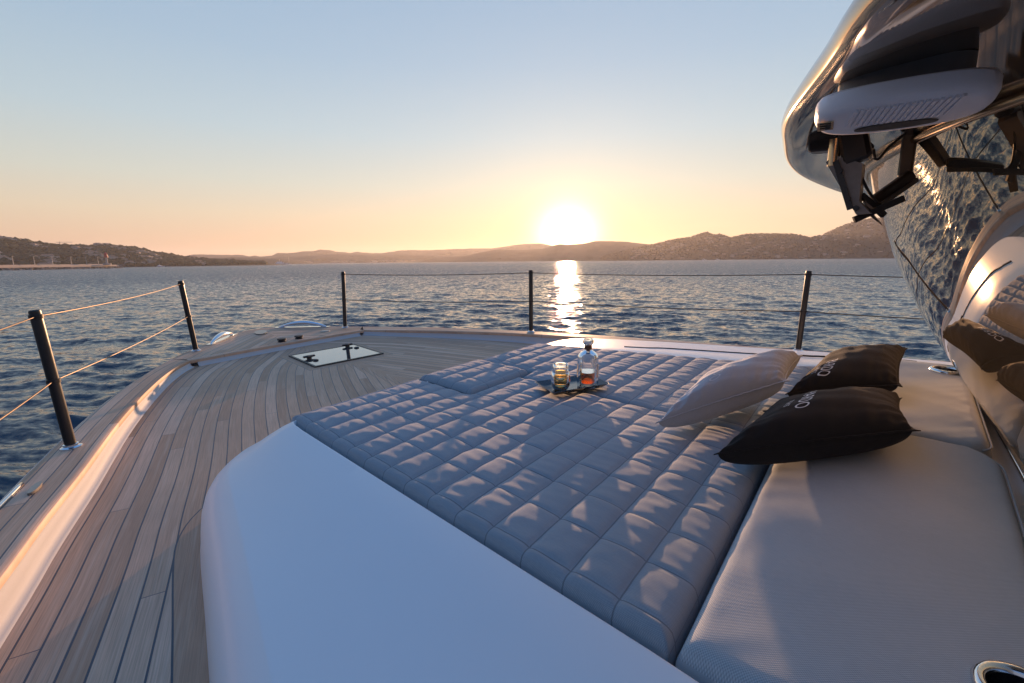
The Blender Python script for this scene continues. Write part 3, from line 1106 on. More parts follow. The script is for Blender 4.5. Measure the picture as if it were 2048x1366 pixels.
for half in (-1, 1):
    aa = np.arange(-.6, 5.16, .04)
    bb = np.linspace(-.98, MID, 76) if half < 0 else np.linspace(MID, 4.9, 76)
    A, Bb = np.meshgrid(aa, bb)
    d, arc = polydist(A, Bb, CL if half < 0 else CLs)
    dr, _ = polydist(A, Bb, ring)
    ok = inside(A, Bb, ring) | (dr < .07)
    md, _ = polydist(A, Bb, base_out)
    md = np.where(inside(A, Bb, np.vstack([base_out, base_out[:1]])), -.0, md)
    V = np.stack([A, Bb, deck_c(A)], -1).reshape(-1, 3)
    F = grid_faces(len(bb), len(aa))
    F = F[ok.ravel()[F].all(1)]
    if half > 0:
        pass
    mesh_np('teak_deck', W(V), F, M['teak'], yacht, uvs={'plank': np.stack([arc, d], -1).reshape(-1, 2), 'boat': np.stack([A, Bb], -1).reshape(-1, 2)}, attrs={'margin': md.ravel()})

# ---- deck hatch
ha, hb_ = 4.31, 1.965
hc = float(deck_c(ha))
tilt = .022
q = MB()
for (a0, a1, b0, b1) in ((ha - .30, ha + .30, hb_ - .345, hb_ - .325), (ha - .30, ha + .30, hb_ + .325, hb_ + .345), (ha - .30, ha - .28, hb_ - .325, hb_ + .325), (ha + .28, ha + .30, hb_ - .325, hb_ + .325)):
    q.add([(a, b, deck_c(a) + h) for h in (.001, .012) for a, b in ((a0, b0), (a1, b0), (a1, b1), (a0, b1))],
          [(3, 2, 1, 0), (4, 5, 6, 7), (0, 1, 5, 4), (1, 2, 6, 5), (2, 3, 7, 6), (3, 0, 4, 7)])
hatch = q.build('hatch', M['darkpl'], yacht)
q = MB()
q.add([(a, b, deck_c(a) + .010) for a, b in ((ha - .28, hb_ - .325), (ha + .28, hb_ - .325), (ha + .28, hb_ + .325), (ha - .28, hb_ + .325))], [(0, 1, 2, 3)])
q.build('hatch_glass', M['hatchglass'], hatch)
for (a, b, r, h) in ((4.34, 1.71, .032, .03), (4.55, 2.2, .032, .03)):
    q = MB()
    q.lathe((a, b, deck_c(a) + .008), [(0, 0), (r * .7, 0), (r * .7, h * .5), (r, h * .55), (r, h), (0, h)], 20)
    q.box((a, b, deck_c(a) + .008 + h * .8), (.03, .11, .018), bev=.005)
    q.build('hatch_handle', M['blackmetal'], hatch, smooth=True, sharp=40)
for (a, b) in ((4.22, 1.72), (4.42, 2.235)):
    q = MB()
    q.lathe((a, b, deck_c(a) + .009), [(0, 0), (.026, 0), (.026, .008), (.016, .014), (0, .014)], 18)
    q.build('hatch_knob', M['blackmetal'], hatch, smooth=True, sharp=40)

# ---- bow fittings


def arch(p0, p1, h, w, name, out):
    """polished fairlead: an arched bar swelling in the middle"""
    n, m = 25, 10
    p0, p1 = np.array(p0), np.array(p1)
    d = (p1 - p0) / np.linalg.norm(p1 - p0)
    nn = np.array([-d[1], d[0]])
    V = []
    for i in range(n):
        s = i / (n - 1)
        c = RAIL + h * math.sin(PI * s) ** .8
        ww = w * (.25 + .75 * math.sin(PI * s))
        hh = .012 + .016 * math.sin(PI * s)
        ctr = p0 + (p1 - p0) * s
        for k in range(m):
            an = 2 * PI * k / m
            q_ = ctr + nn * (math.cos(an) * ww)
            V.append((q_[0], q_[1], c + math.sin(an) * hh))
    F = [tuple(f) for f in grid_faces(n, m, True)]
    F += [tuple(range(m)), tuple((n - 1) * m + k for k in range(m))]
    q = MB()
    q.add(V, F)
    # foot plate under the arch
    q.add([tuple(p0 - d * .04 + nn * (sx * w * .9)) + (RAIL + .001,) for sx in (-1, 1)] + [tuple(p1 + d * .04 + nn * (sx * w * .9)) + (RAIL + .001,) for sx in (1, -1)]
          + [tuple(p0 - d * .04 + nn * (sx * w * .9)) + (RAIL + .008,) for sx in (-1, 1)] + [tuple(p1 + d * .04 + nn * (sx * w * .9)) + (RAIL + .008,) for sx in (1, -1)],
          [(3, 2, 1, 0), (4, 5, 6, 7), (0, 1, 5, 4), (1, 2, 6, 5), (2, 3, 7, 6), (3, 0, 4, 7)])
    q.build(name, M['chrome'], yacht, smooth=True, sharp=60)


arch((5.56, 1.19), (6.02, 1.53), .055, .035, 'fairlead', -1)
arch((6.10, 2.06), (5.66, 2.48), .060, .035, 'fairlead', 1)
q = MB()
n = 24
q.add([(5.88 + .20 * math.cos(2 * PI * k / n) * .75 - .05 * math.sin(2 * PI * k / n) * .66, 1.78 + .20 * math.cos(2 * PI * k / n) * .25 + .06 * math.sin(2 * PI * k / n), RAIL + h) for h in (.001, .014) for k in range(n)],
      [tuple(n + k for k in range(n))] + [(k, (k + 1) % n, n + (k + 1) % n, n + k) for k in range(n)])
q.build('stem_plate', M['plate'], yacht)
for (a, b) in ((5.10, 1.74), (5.13, 1.93)):
    q = MB()
    q.lathe((a, b, RAIL), [(0, 0), (.040, 0), (.040, .008), (.03, .012), (.03, .016), (.044, .02), (.044, .034), (0, .034)], 22)
    q.build('deck_button', M['rubber'], yacht, smooth=True, sharp=40)
q = MB()
q.lathe((5.35, 2.32, RAIL), [(0, 0), (.055, 0), (.055, .006), (.04, .01), (0, .01)], 22)
q.build('filler_cap', M['plate'], yacht, smooth=True, sharp=40)
q = MB()
n = 20
q.add([(2.60 + .055 * math.cos(2 * PI * k / n) * .95 - .014 * math.sin(2 * PI * k / n) * .3, -.115 + .055 * math.cos(2 * PI * k / n) * .3 + .014 * math.sin(2 * PI * k / n), RAIL + h) for h in (.0005, .012) for k in range(n)],
      [tuple(n + k for k in range(n))] + [(k, (k + 1) % n, n + (k + 1) % n, n + k) for k in range(n)])
q.build('courtesy_light', M['plate'], yacht, smooth=True, sharp=40)
q = MB()
k0 = int(np.argmin(np.hypot(outC[:, 0] - 2.25, outC[:, 1] + .31)))
k1 = int(np.argmin(np.hypot(outC[:, 0] - 2.70, outC[:, 1] + .175)))
q.tube([(p[0] + .006, p[1] + .022, RAIL + .004) for p in outC[k0:k1 + 1]], .009, 8)
q.build('rubbing_strip', M['chrome'], yacht, smooth=True)

# ---- stanchions and lifelines
POSTS = [((1.30, -.52), (-.005, -.04)), ((3.064, .013), (.0, -.035)), ((5.3, 1.005), (.0, -.05)), ((5.42, 2.608), (0, .027)), ((3.359, 3.788), (0, 0)), ((.905, 4.52), (-.02, .0)), ((-1.0, 4.93), (-.02, .03))]
HP = .69
for (ab, ln) in POSTS:
    b0 = np.array([ab[0], ab[1], RAIL])
    t0 = np.array([ab[0] + ln[0], ab[1] + ln[1], RAIL + HP])
    q = MB()
    q.tube([b0, b0 + (t0 - b0) * .5, b0 + (t0 - b0) * .985, b0 + (t0 - b0) * .996, t0], [.0225, .0225, .0225, .021, .017], 20)
    po = q.build('stanchion', M['blackmetal'], yacht, smooth=True, sharp=40)
    q = MB()
    q.lathe(tuple(b0), [(0, 0), (.042, 0), (.042, .006), (.03, .012), (.03, .02), (.0226, .022)], 24)
    q.build('foot_plate', M['chrome'], po, smooth=True, sharp=40)
    for f in (.955, .5):
        e = b0 + (t0 - b0) * f
        q = MB()
        q.lathe((e[0], e[1], e[2] - .011), [(.0225, 0), (.0265, .002), (.0265, .02), (.0225, .022)], 16)
        q.build('wire_guide', M['blackmetal'], po, smooth=True, sharp=40)


def on_post(i, f):
    (ab, ln) = POSTS[i]
    return np.array([ab[0] + ln[0] * f, ab[1] + ln[1] * f, RAIL + HP * f])


def lifeline(ids, f):
    P = []
    for i0, i1 in zip(ids[:-1], ids[1:]):
        p, q_ = on_post(i0, f), on_post(i1, f)
        for s in np.linspace(0, 1, 14)[: None if i1 == ids[-1] else -1]:
            w = p + (q_ - p) * s
            w[2] -= .018 * 4 * s * (1 - s)
            P.append(w)
    q = MB()
    q.tube(P, .0040, 8)
    return q.build('lifeline', M['cable'], yacht, smooth=True)


for f in (.955, .5):
    lifeline((0, 1, 2), f)
    lifeline((3, 4, 5, 6), f)

# ---- windscreen
botC = spline([(-1.0, -.25), (-.62, .3), (-.42, .75), (-.315, 1.2), (-.262, 1.7), (-.235, 2.11), (-.2, 2.54), (-.155, 3.14), (-.10, 3.46), (-.16, 3.75), (-.4, 4.0)], 90)
topC = spline([(-1.35, .10), (-1.0, .28), (-.66, .55), (-.36, .85), (-.13, 1.12), (.015, 1.33), (.107, 1.53), (.195, 1.79), (.262, 2.08), (.285, 2.5), (.2, 3.1)], 90)
BC, TC = .365, 1.352
rows = []
for tt in np.linspace(0, 1, 30):
    P = botC + (topC - botC) * tt
    bulge = .055 * math.sin(PI * tt)
    P = P + np.array([bulge, -.012 * math.sin(PI * tt)])
    rows.append(np.concatenate([P, np.full((90, 1), BC + (TC - BC) * tt)], -1))
V = np.array(rows).reshape(-1, 3)
wind = empty('windscreen', (0, 0, 0))
wind.parent = yacht
mesh_np('glass', W(V), grid_faces(30, 90), M['windglass'], wind)
q = MB()
q.tube([(p[0] + .004, p[1], BC + .004) for p in botC], .010, 8)
q.build('bottom_trim', M['chrome'], wind, smooth=True)
q = MB()
q.tube([(p[0] + .008, p[1], TC - .004) for p in topC], .011, 8)
q.build('top_trim', M['brass'], wind, smooth=True)
# dashboard gutter between cushions and glass
rows = []
for da, c in [(-.02, .20), (-.02, .375), (.004, .365), (.018, .345), (.06, .33), (.12, .33)]:
    rows.append(np.concatenate([botC + np.array([da, 0]), np.full((90, 1), c)], -1))
mesh_np('gutter', W(np.array(rows).reshape(-1, 3)), grid_faces(len(rows), 90), M['gloss'], wind)

# ---- overhanging brow of the hardtop
nose = spline([(-.75, -.10), (-.48, .08), (-.25, .28), (-.06, .47), (.095, .66), (.185, .87), (.302, 1.16), (.362, 1.385), (.445, 1.81), (.475, 2.27), (.465, 3.0), (.40, 3.5), (.1, 4.1)], 110)
Gt = resample(topC, 110)
T = np.gradient(nose, axis=0)
T /= np.linalg.norm(T, axis=1)[:, None]
N = np.stack([T[:, 1], -T[:, 0]], -1)
N = np.where((N @ np.array([1., -.2]))[:, None] > 0, N, -N)   # points forward
under = []
G2 = Gt.copy()
prof_in = nose - N * .030
rows = []
rows.append((G2, TC + .004))
for s, c in ((.25, 1.362), (.5, 1.366), (.75, 1.362), (.92, 1.354), (1, 1.350)):
    rows.append((G2 + (prof_in - G2) * s, c))
for an in np.linspace(-75, 120, 9):
    rows.append((prof_in + N * (.030 * math.cos(R(an))), 1.382 + .032 * math.sin(R(an))))
rows += [(nose - N * .12, 1.435), (nose - N * .30, 1.462), (nose - N * .55, 1.478)]
V = np.concatenate([np.concatenate([P, np.full((110, 1), c)], -1) for P, c in rows])
brow = mesh_np('hardtop_brow', W(V), grid_faces(len(rows), 110), M['soffit'], yacht)
q = MB()
q.prism([(p[0], p[1]) for p in (nose - N * .52)[10:100:6]] + [(-2.6, 4.2), (-2.6, .2)], 1.40, 1.476)
q.build('hardtop_roof', M['gloss'], yacht)
q = MB()
q.prism([(p[0] - .03, p[1]) for p in botC[25:86:6]] + [(-2.4, 3.9), (-2.4, .9)], .2, .36)
q.build('dashboard', M['gloss'], yacht)

# ---- oval housing under the brow
house = empty('light_housing', wv(.088, .925, 1.31))
house.parent = yacht
ax_ = np.array([.985, -.17])
pr_ = np.array([.17, .985])
hc_ = np.array([.088, .925])


def hpt(x, y, c):
    x, y = x * .82, y * .86
    c = 1.293 + (c - 1.2928) * .64
    p = hc_ + ax_ * x + pr_ * y
    return (p[0], p[1], c - .16 * y * (c < 1.325))


def superell(hx, hy, e, n=56):
    out = []
    for k in range(n):
        an = 2 * PI * k / n
        cx_, sx_ = math.cos(an), math.sin(an)
        out.append((math.copysign(abs(cx_) ** (2 / e), cx_) * hx, math.copysign(abs(sx_) ** (2 / e), sx_) * hy))
    return out


V, F = [], []
lay = [(.0, .0, 1.2928), (.86, .80, 1.2930), (.93, .90, 1.2955), (.975, .96, 1.303), (1, 1, 1.314), (1, 1, 1.334), (.985, .97, 1.346), (.95, .9, 1.354), (.6, .5, 1.360), (0, 0, 1.361)]
n = 56
for (sx, sy, c) in lay:
    for (x, y) in superell(.128 * max(sx, .001), .076 * max(sy, .001), 2.6):
        V.append(hpt(x, y, c))
F = [tuple(f) for f in grid_faces(len(lay), n, True)]
q = MB()
q.add(V, F)
q.build('housing_body', M['lilac'], house, smooth=True, sharp=50)
q = MB()
V = []
for (sx, sy, c) in ((.74, .55, 1.352), (.74, .55, 1.36), (.74, .55, 1.40)):
    for (x, y) in superell(.128 * sx, .076 * sy, 2.6):
        V.append(hpt(x, y, c))
q.add(V, [tuple(f) for f in grid_faces(3, n, True)])
q.build('shade_block', M['steel_dark'], house, smooth=True)  # added dark block for the shadow and reflection between housing and brow
q = MB()
for i in range(17):
    x = -.072 + i * .0088
    q.bar(hpt(x - .006, -.058, 1.2912), hpt(x + .006, .012, 1.2912), .004, .004)
q.build('lens_ribs', M['lilac'], house)
q = MB()
q.add([hpt(x * 1, y + .034, 1.2912 + h) for h in (0, -.0012) for (x, y) in superell(.062, .015, 2.2, 28)],
      [tuple(28 + k for k in range(28))] + [(k, (k + 1) % 28, 28 + (k + 1) % 28, 28 + k) for k in range(28)])
q.build('drain_slot', M['darkpl'], house)
q = MB()
q.add([hpt(x, y, 1.2912 + h) for h in (0, -.001) for (x, y) in ((.096, -.026), (.122, -.026), (.122, .012), (.096, .012))], [(4, 5, 6, 7), (0, 1, 5, 4), (1, 2, 6, 5), (2, 3, 7, 6), (3, 0, 4, 7)])
badge = q.build('badge', M['brass'], house)
q = MB()
for yy in (-.020, -.009, .002):
    q.bar(hpt(.1, yy, 1.2897), hpt(.118, yy, 1.2897), .003, .001)
    q.bar(hpt(.1, yy + .005, 1.2897), hpt(.109, yy + .005, 1.2897), .003, .001)
q.build('badge_marks', M['darkpl'], badge)

# ---- windscreen wiper under the brow (parallelogram arms, motor, short blade)
wip = empty('wiper', wv(.2, 1.36, 1.30))
wip.parent = yacht
K = .66   # distances worked out at b = 1.5 scaled to the arm's own distance


def wp(a, c, b=1.5):
    z0 = 1.08 - (KA * (a - 2) + KB * (b - .5))
    return (a * .9 / 1.0 * 1.0, b * .9, z0 + (c - z0) * .9)


q = MB()
q.bar(wp(.232, 1.40), wp(.21, 1.315), .045, .055, up=(1, 0, 0), bev=.008)
q.build('wiper_motor', M['blackmetal'], wip, smooth=True, sharp=30)
q = MB()
q.lathe(wp(.262, 1.345, 1.49), [(0, -.03), (.012, -.03), (.013, .03), (0, .03)], 16)
q.build('motor_shaft', M['brass'], wip, smooth=True, sharp=40)
q = MB()
q.bar(wp(.330, 1.383, 1.55), wp(.262, 1.380, 1.55), .05, .04, bev=.004)
q.build('mount_wing', M['blackmetal'], wip)
q = MB()
# side plate: tapered channel hanging down
pl = [(.277, 1.322), (.262, 1.338), (.198, 1.309), (.196, 1.217), (.170, 1.186), (.199, 1.184)]
V = [wp(a, c, 1.48) for a, c in pl] + [wp(a, c, 1.53) for a, c in pl]
n = len(pl)
q.add(V, [tuple(range(n)), tuple(range(2 * n - 1, n - 1, -1))] + [(i, n + i, n + (i + 1) % n, (i + 1) % n) for i in range(n)])
q.build('wiper_bracket', M['steel_dark'], wip)
q = MB()
q.bar(wp(.255, 1.322, 1.478), wp(.212, 1.198, 1.478), .012, .006, up=(0, 1, 0))
for (a, c) in ((.243, 1.296), (.22, 1.225), (.2, 1.2)):
    q.tube([wp(a, c, 1.47), wp(a, c, 1.54)], .006, 10)
q.build('bracket_bolts', M['blackmetal'], wip)
q = MB()
q.bar(wp(.128, 1.40, 1.68), wp(.128, 1.285, 1.68), .03, .028, up=(1, 0, 0), bev=.004)
q.build('linkage_strut', M['blackmetal'], wip)
q = MB()
q.bar(wp(.196, 1.205, 1.58), wp(.112, 1.29, 1.66), .022, .026, bev=.005)
q.build('wiper_arm', M['blackmetal'], wip, smooth=True, sharp=30)
q = MB()
q.bar(wp(.205, 1.172, 1.5), wp(.115, 1.222, 1.56), .008, .014)
q.bar(wp(.198, 1.235, 1.52), wp(.15, 1.182, 1.56), .010, .012)
q.bar(wp(.175, 1.195, 1.55), wp(.10, 1.275, 1.66), .006, .010)
q.build('wiper_blade', M['rubber'], wip)
q = MB()
a0, a1, a2 = wp(.19, 1.192, 1.55), wp(.172, 1.186, 1.55), wp(.150, 1.156, 1.55)
q.add([a0, a1, a2, tuple(np.array(a0) + (0, .02, 0)), tuple(np.array(a1) + (0, .02, 0)), tuple(np.array(a2) + (0, .02, 0))], [(0, 1, 2), (5, 4, 3), (0, 3, 4, 1), (1, 4, 5, 2), (2, 5, 3, 0)])
q.build('blade_tip', M['rubber'], wip)
q = MB()
pth = [wp(.235, 1.385, 1.56), wp(.20, 1.37, 1.6), wp(.185, 1.33, 1.6), wp(.165, 1.36, 1.62), wp(.14, 1.39, 1.64)]
q.tube(spline(np.array(pth), 30), .0035, 6)
pth = [wp(.205, 1.29, 1.5), wp(.185, 1.245, 1.52), wp(.165, 1.215, 1.54), wp(.15, 1.21, 1.56)]
q.tube(spline(np.array(pth), 30), .003, 6)
q.build('wiper_hose', M['rubber'], wip, smooth=True)

# ------------------------------------------------------------------ cushions


def sdf_poly(X, Y, P):
    P = np.asarray(P, float)
    C = np.vstack([P, P[:1]])
    d, _ = polydist(X, Y, C)
    return np.where(inside(X, Y, C), d, -d)


PITCH_A, PITCH_B = .1155, .131


def quilt(A, Bb, ph_b=.692):
    ap = A - .1 * (Bb - .65)
    x = (ap - .27) / PITCH_A
    y = (Bb - ph_b) / PITCH_B
    sx = np.abs(np.sin(PI * x))
    dx = np.abs(x - np.round(x)) * PITCH_A
    dy = np.abs(y - np.round(y)) * PITCH_B
    ha = .62 * sx ** .8 + .38 * (1 - np.exp(-(dx / .012) ** 1.5))
    hb = .80 + .20 * np.abs(np.sin(PI * y)) ** .6
    rr = np.sin(np.floor(x) * 12.9898 + np.floor(y) * 78.233) * 43758.5453
    rr = rr - np.floor(rr)
    pil = .0082 * ha * hb * (.85 + .3 * rr) - .0034 * np.exp(-(dy / .0055) ** 2) * sx ** .5 - .002 * np.exp(-(dx / .005) ** 2)
    ph = rr * 19 + np.floor(y) * 2.3
    fold = .0006 * np.sin(Bb * 2 * PI / .043 + ph + 3 * np.sin(A * 9)) * sx ** .7 * (.3 + .7 * ((rr * 7.3) % 1))
    pil = pil + fold
    wr = .0013 * np.sin(A * 31 + 3 * np.sin(Bb * 17)) * np.sin(Bb * 23 + 2 * np.sin(A * 13))
    return pil + wr


def edge_normal(Q, P):
    P = np.asarray(P, float)
    best = np.full(len(Q), 1e9)
    out = np.zeros((len(Q), 2))
    cen = P.mean(0)
    area = 0.5 * np.sum(P[:, 0] * np.roll(P[:, 1], -1) - np.roll(P[:, 0], -1) * P[:, 1])
    for i in range(len(P)):
        a_, b_ = P[i], P[(i + 1) % len(P)]
        d_ = b_ - a_
        L_ = np.linalg.norm(d_)
        if L_ < 1e-6:
            continue
        t_ = np.clip(((Q - a_) @ d_) / L_ ** 2, 0, 1)
        dist = np.linalg.norm(Q - a_ - t_[:, None] * d_, axis=1)
        n_ = np.array([d_[1], -d_[0]]) / L_ * (1 if area > 0 else -1)
        m_ = dist < best
        best[m_] = dist[m_]
        out[m_] = n_
    return out


def cushion(name, sgrid, tgrid, fmap, poly, top, depth, label, material, relief=None, r=.020, drop=None, holes=()):
    S, T_ = np.meshgrid(sgrid, tgrid, indexing='ij')
    A, Bb = fmap(S, T_)
    d = np.maximum(sdf_poly(A, Bb, poly), 0)
    e = np.clip(d / r, 0, 1)
    edge = (np.sqrt(np.maximum(1 - (1 - e) ** 2, 0)) - 1) * r
    pk = .0011 * np.sin(61 * A + 2.1 * np.sin(9 * Bb)) * np.sin(53 * Bb + 1.7 * np.sin(11 * A)) * np.exp(-d / .06) + .0012 * np.sin(17 * A + 3 * np.sin(6 * Bb)) * np.sin(13 * Bb + 2)
    h = relief(A, Bb) if relief is not None else .003 * np.sin(A * 5 + 1) * np.sin(Bb * 4)
    crown = .007 * (1 - np.exp(-d / .12))
    Cc = top + edge + (h + pk + crown) * np.clip(d / .03, 0, 1)
    keep = np.ones(S.shape, bool)
    for (x0, x1, y0, y1) in (drop or []):
        keep &= ~((S > x0) & (S < x1) & (T_ > y0) & (T_ < y1))
    for (ca, cb_, cr_2) in holes:
        keep &= np.hypot(A - ca, Bb - cb_) > cr_2
    V = np.stack([A, Bb, Cc], -1).reshape(-1, 3)
    F = grid_faces(len(sgrid), len(tgrid))
    F = F[keep.ravel()[F].all(1)] if (drop or holes) else F
    # skirt under every boundary edge that lies on the outline
    E = np.concatenate([F[:, [0, 1]], F[:, [1, 2]], F[:, [2, 3]], F[:, [3, 0]]])
    key = np.sort(E, 1)
    code = key[:, 0].astype(np.int64) * len(V) + key[:, 1]
    _, idx, cnt = np.unique(code, return_index=True, return_counts=True)
    be = E[idx[cnt == 1]]
    used = np.unique(be)
    rem = -np.ones(len(V), int)
    nl = 4
    newV = [V]
    base = len(V)
    for l in range(1, nl + 1):
        q = V[used].copy()
        f = l / nl
        bul = .006 * math.sin(PI * f)
        out = edge_normal(q[:, :2], poly)
        if l == 1:
            out0 = out
        q[:, :2] += out * (bul - (.012 if l == nl else 0))
        q[:, 2] = q[:, 2] - (q[:, 2] - (top - depth)) * f
        newV.append(q)
    rem[used] = np.arange(len(used))
    SF = []
    prev = lambda i, l: np.where(l == 0, be[:, i], base + (l - 1) * len(used) + rem[be[:, i]])
    for l in range(nl):
        SF.append(np.stack([prev(1, l), prev(0, l), prev(0, l + 1), prev(1, l + 1)], -1))
    V = np.vstack(newV)
    F = np.vstack([F] + SF)
    # stretch the weave down the sides so that threads do not smear
    org = V[: base].mean(0)
    uv = V[:, :2].copy()
    uv[base:] += np.tile(out0, (nl, 1)) * (top - V[base:, 2:3])
    ctr = (float(np.median(V[:base, 0])), float(np.median(V[:base, 1])), top - depth)
    o = mesh_np(name, W(V), F, material, None, wv(*ctr), True, uvs={'boat': uv})
    tag(o, label, 'cushion')
    return o


g = .0056
TOP = .451
INS = (1.49, 1.335, 1.815)   # notch for the loose insert: a', b0, b1


def amap(S, T_):
    return S + .1 * (T_ - .65), T_


B0, BSEAM = .658, 1.70
sg = np.unique(np.r_[np.linspace(.275, INS[0], int((INS[0] - .275) / g)), np.linspace(INS[0], 1.915, int((1.915 - INS[0]) / g))])
tg = np.unique(np.r_[np.linspace(B0, INS[1], int((INS[1] - B0) / g)), np.linspace(INS[1], BSEAM - .004, int((BSEAM - INS[1]) / g))])
am = lambda s_, t_: (s_ + .1 * (t_ - .65), t_)
polyP = [am(.275, B0), am(1.915, B0), am(1.915, INS[1]), am(INS[0], INS[1]), am(INS[0], BSEAM - .004), am(.275, BSEAM - .004)]
cushion('quilted_cushion', sg, tg, amap, polyP, TOP, .085, 'large grey quilted sunpad cushion beside the white console', M['fabric'], quilt, drop=[(INS[0], 9, INS[1], 9)])
# starboard quilted cushion: its outer edge follows the coachroof
s2 = np.unique(np.r_[np.linspace(.275, INS[0], int((INS[0] - .275) / g)), np.linspace(INS[0], 1.915, int((1.915 - INS[0]) / g))])


def bst(sv):
    return 2.40 + .262 * (1.95 - sv)


t2 = np.linspace(0, 1, 190)


def smap(S, T_):
    b0 = np.where(S >= INS[0] - 1e-9, INS[2] + .006, BSEAM + .004)
    # ease the step at the insert corner
    b0 = BSEAM + .004 + (INS[2] + .006 - BSEAM - .004) * np.clip((S - INS[0] + .02) / .02, 0, 1)
    b1 = bst(S)
    Bq = b0 + (b1 - b0) * T_
    return S + .1 * (Bq - .65), Bq


pS = [smap(np.array(.275), np.array(0.)), smap(np.array(.275), np.array(1.)), smap(np.array(1.915), np.array(1.)), smap(np.array(1.915), np.array(0.)), smap(np.array(INS[0]), np.array(0.)), smap(np.array(INS[0] - .02), np.array(0.))]
pS = [(float(x), float(y)) for x, y in pS]
cushion('quilted_cushion', s2, t2, smap, pS, TOP, .085, 'grey quilted sunpad cushion on the far side, beyond bottle and tray', M['fabric'], lambda a, b: quilt(a, b, .692))
# loose insert
si = np.linspace(INS[0] + .012, 1.925, int(.43 / g))
ti = np.linspace(INS[1] + .008, INS[2] - .004, int(.47 / g))
polyI = [am(si[0], ti[0]), am(si[-1], ti[0]), am(si[-1], ti[-1]), am(si[0], ti[-1])]
cushion('insert_cushion', si, ti, amap, polyI, TOP + .012, .10, 'small square quilted cushion set in the notch at the front edge of the sunpad', M['fabric'], lambda a, b: quilt(a, b, .692) * .75, r=.04)
# plain rear cushions
CUPA, CUPB = (-.146, .905), (-.028, 3.13)
BS2 = 2.028
rear0, rear1 = -.165, .262


def pmapP(S, T_):
    a1 = rear1 + .1 * (T_ - .65)
    a0 = -.185 + .03 * (T_ - 1.5)
    # rounded rear corner
    a0 = a0 + .07 * np.clip((T_ - 1.86) / .166, 0, 1) ** 3
    return a0 + (a1 - a0) * S, T_


sgp = np.linspace(0, 1, 60)
tgp = np.linspace(.665, BS2 - .004, 150)
ed = [pmapP(np.array(0.), np.array(x)) for x in np.linspace(.665, BS2 - .004, 30)] + [pmapP(np.array(1.), np.array(BS2 - .004)), pmapP(np.array(1.), np.array(.665))]
plainp = cushion('plain_cushion', sgp, tgp, pmapP, [(float(x), float(y)) for x, y in ed], TOP + .008, .10, 'plain grey woven cushion with a steel cup holder in the near right corner', M['fabricplain'], None, r=.03, holes=[(CUPA[0], CUPA[1], .047)])


def pmapS(S, T_):
    a1 = rear1 + .1 * (T_ - .65) + .0
    a0 = -.158 + .055 * (T_ - 2.03) / 1.3
    a0 = a0 + .05 * np.clip((2.12 - T_) / .09, 0, 1) ** 2
    a1 = a1 - .12 * np.clip((T_ - 2.9) / .45, 0, 1) ** 1.5
    return a0 + (a1 - a0) * S, T_


tgs = np.linspace(BS2 + .004, 3.34, 150)
ed = [pmapS(np.array(0.), np.array(x)) for x in np.linspace(BS2 + .004, 3.34, 30)] + [pmapS(np.array(1.), np.array(x)) for x in np.linspace(3.34, BS2 + .004, 30)]
plains = cushion('plain_cushion', sgp, tgs, pmapS, [(float(x), float(y)) for x, y in ed], TOP + .004, .10, 'plain beige grey cushion behind the black pillows, with far cup holder', M['fabricplain'], None, r=.03, holes=[(CUPB[0], CUPB[1], .057)])
for fm, t0_, t1_, tp_, par in ((pmapP, .68, BS2 - .03, TOP + .008, plainp), (pmapS, BS2 + .03, 3.32, TOP + .004, plains)):
    q = MB()
    tt_ = np.linspace(t0_, t1_, 60)
    q.tube([(float(fm(np.array(0.), np.array(x))[0]) + .0005, x, tp_ - .016) for x in tt_], .0032, 8)
    q.build('piping', M['fabricplain'], par, smooth=True)
for (ca, cb_), rr, par in ((CUPA, .050, plainp), (CUPB, .060, plains)):
    q = MB()
    c0 = TOP + .019
    q.lathe((ca, cb_, c0), [(rr - .008, -.06), (rr - .007, 0.0), (rr - .002, .0055), (rr + .006, .004), (rr + .010, -.004), (rr + .008, -.02)], 40)
    q.build('cup_holder_ring', M['chrome'], par, smooth=True)
    q = MB()
    q.lathe((ca, cb_, c0), [(0, -.075), (rr * .6, -.075), (rr - .012, -.06), (rr - .0085, -.004)], 32)
    q.build('cup_holder_bowl', M['gloss'], par, smooth=True)

# ------------------------------------------------------------------ pillows


def gpow(x, p, q_):
    return np.maximum(1 - np.abs(2 * x - 1) ** p, 0) ** q_


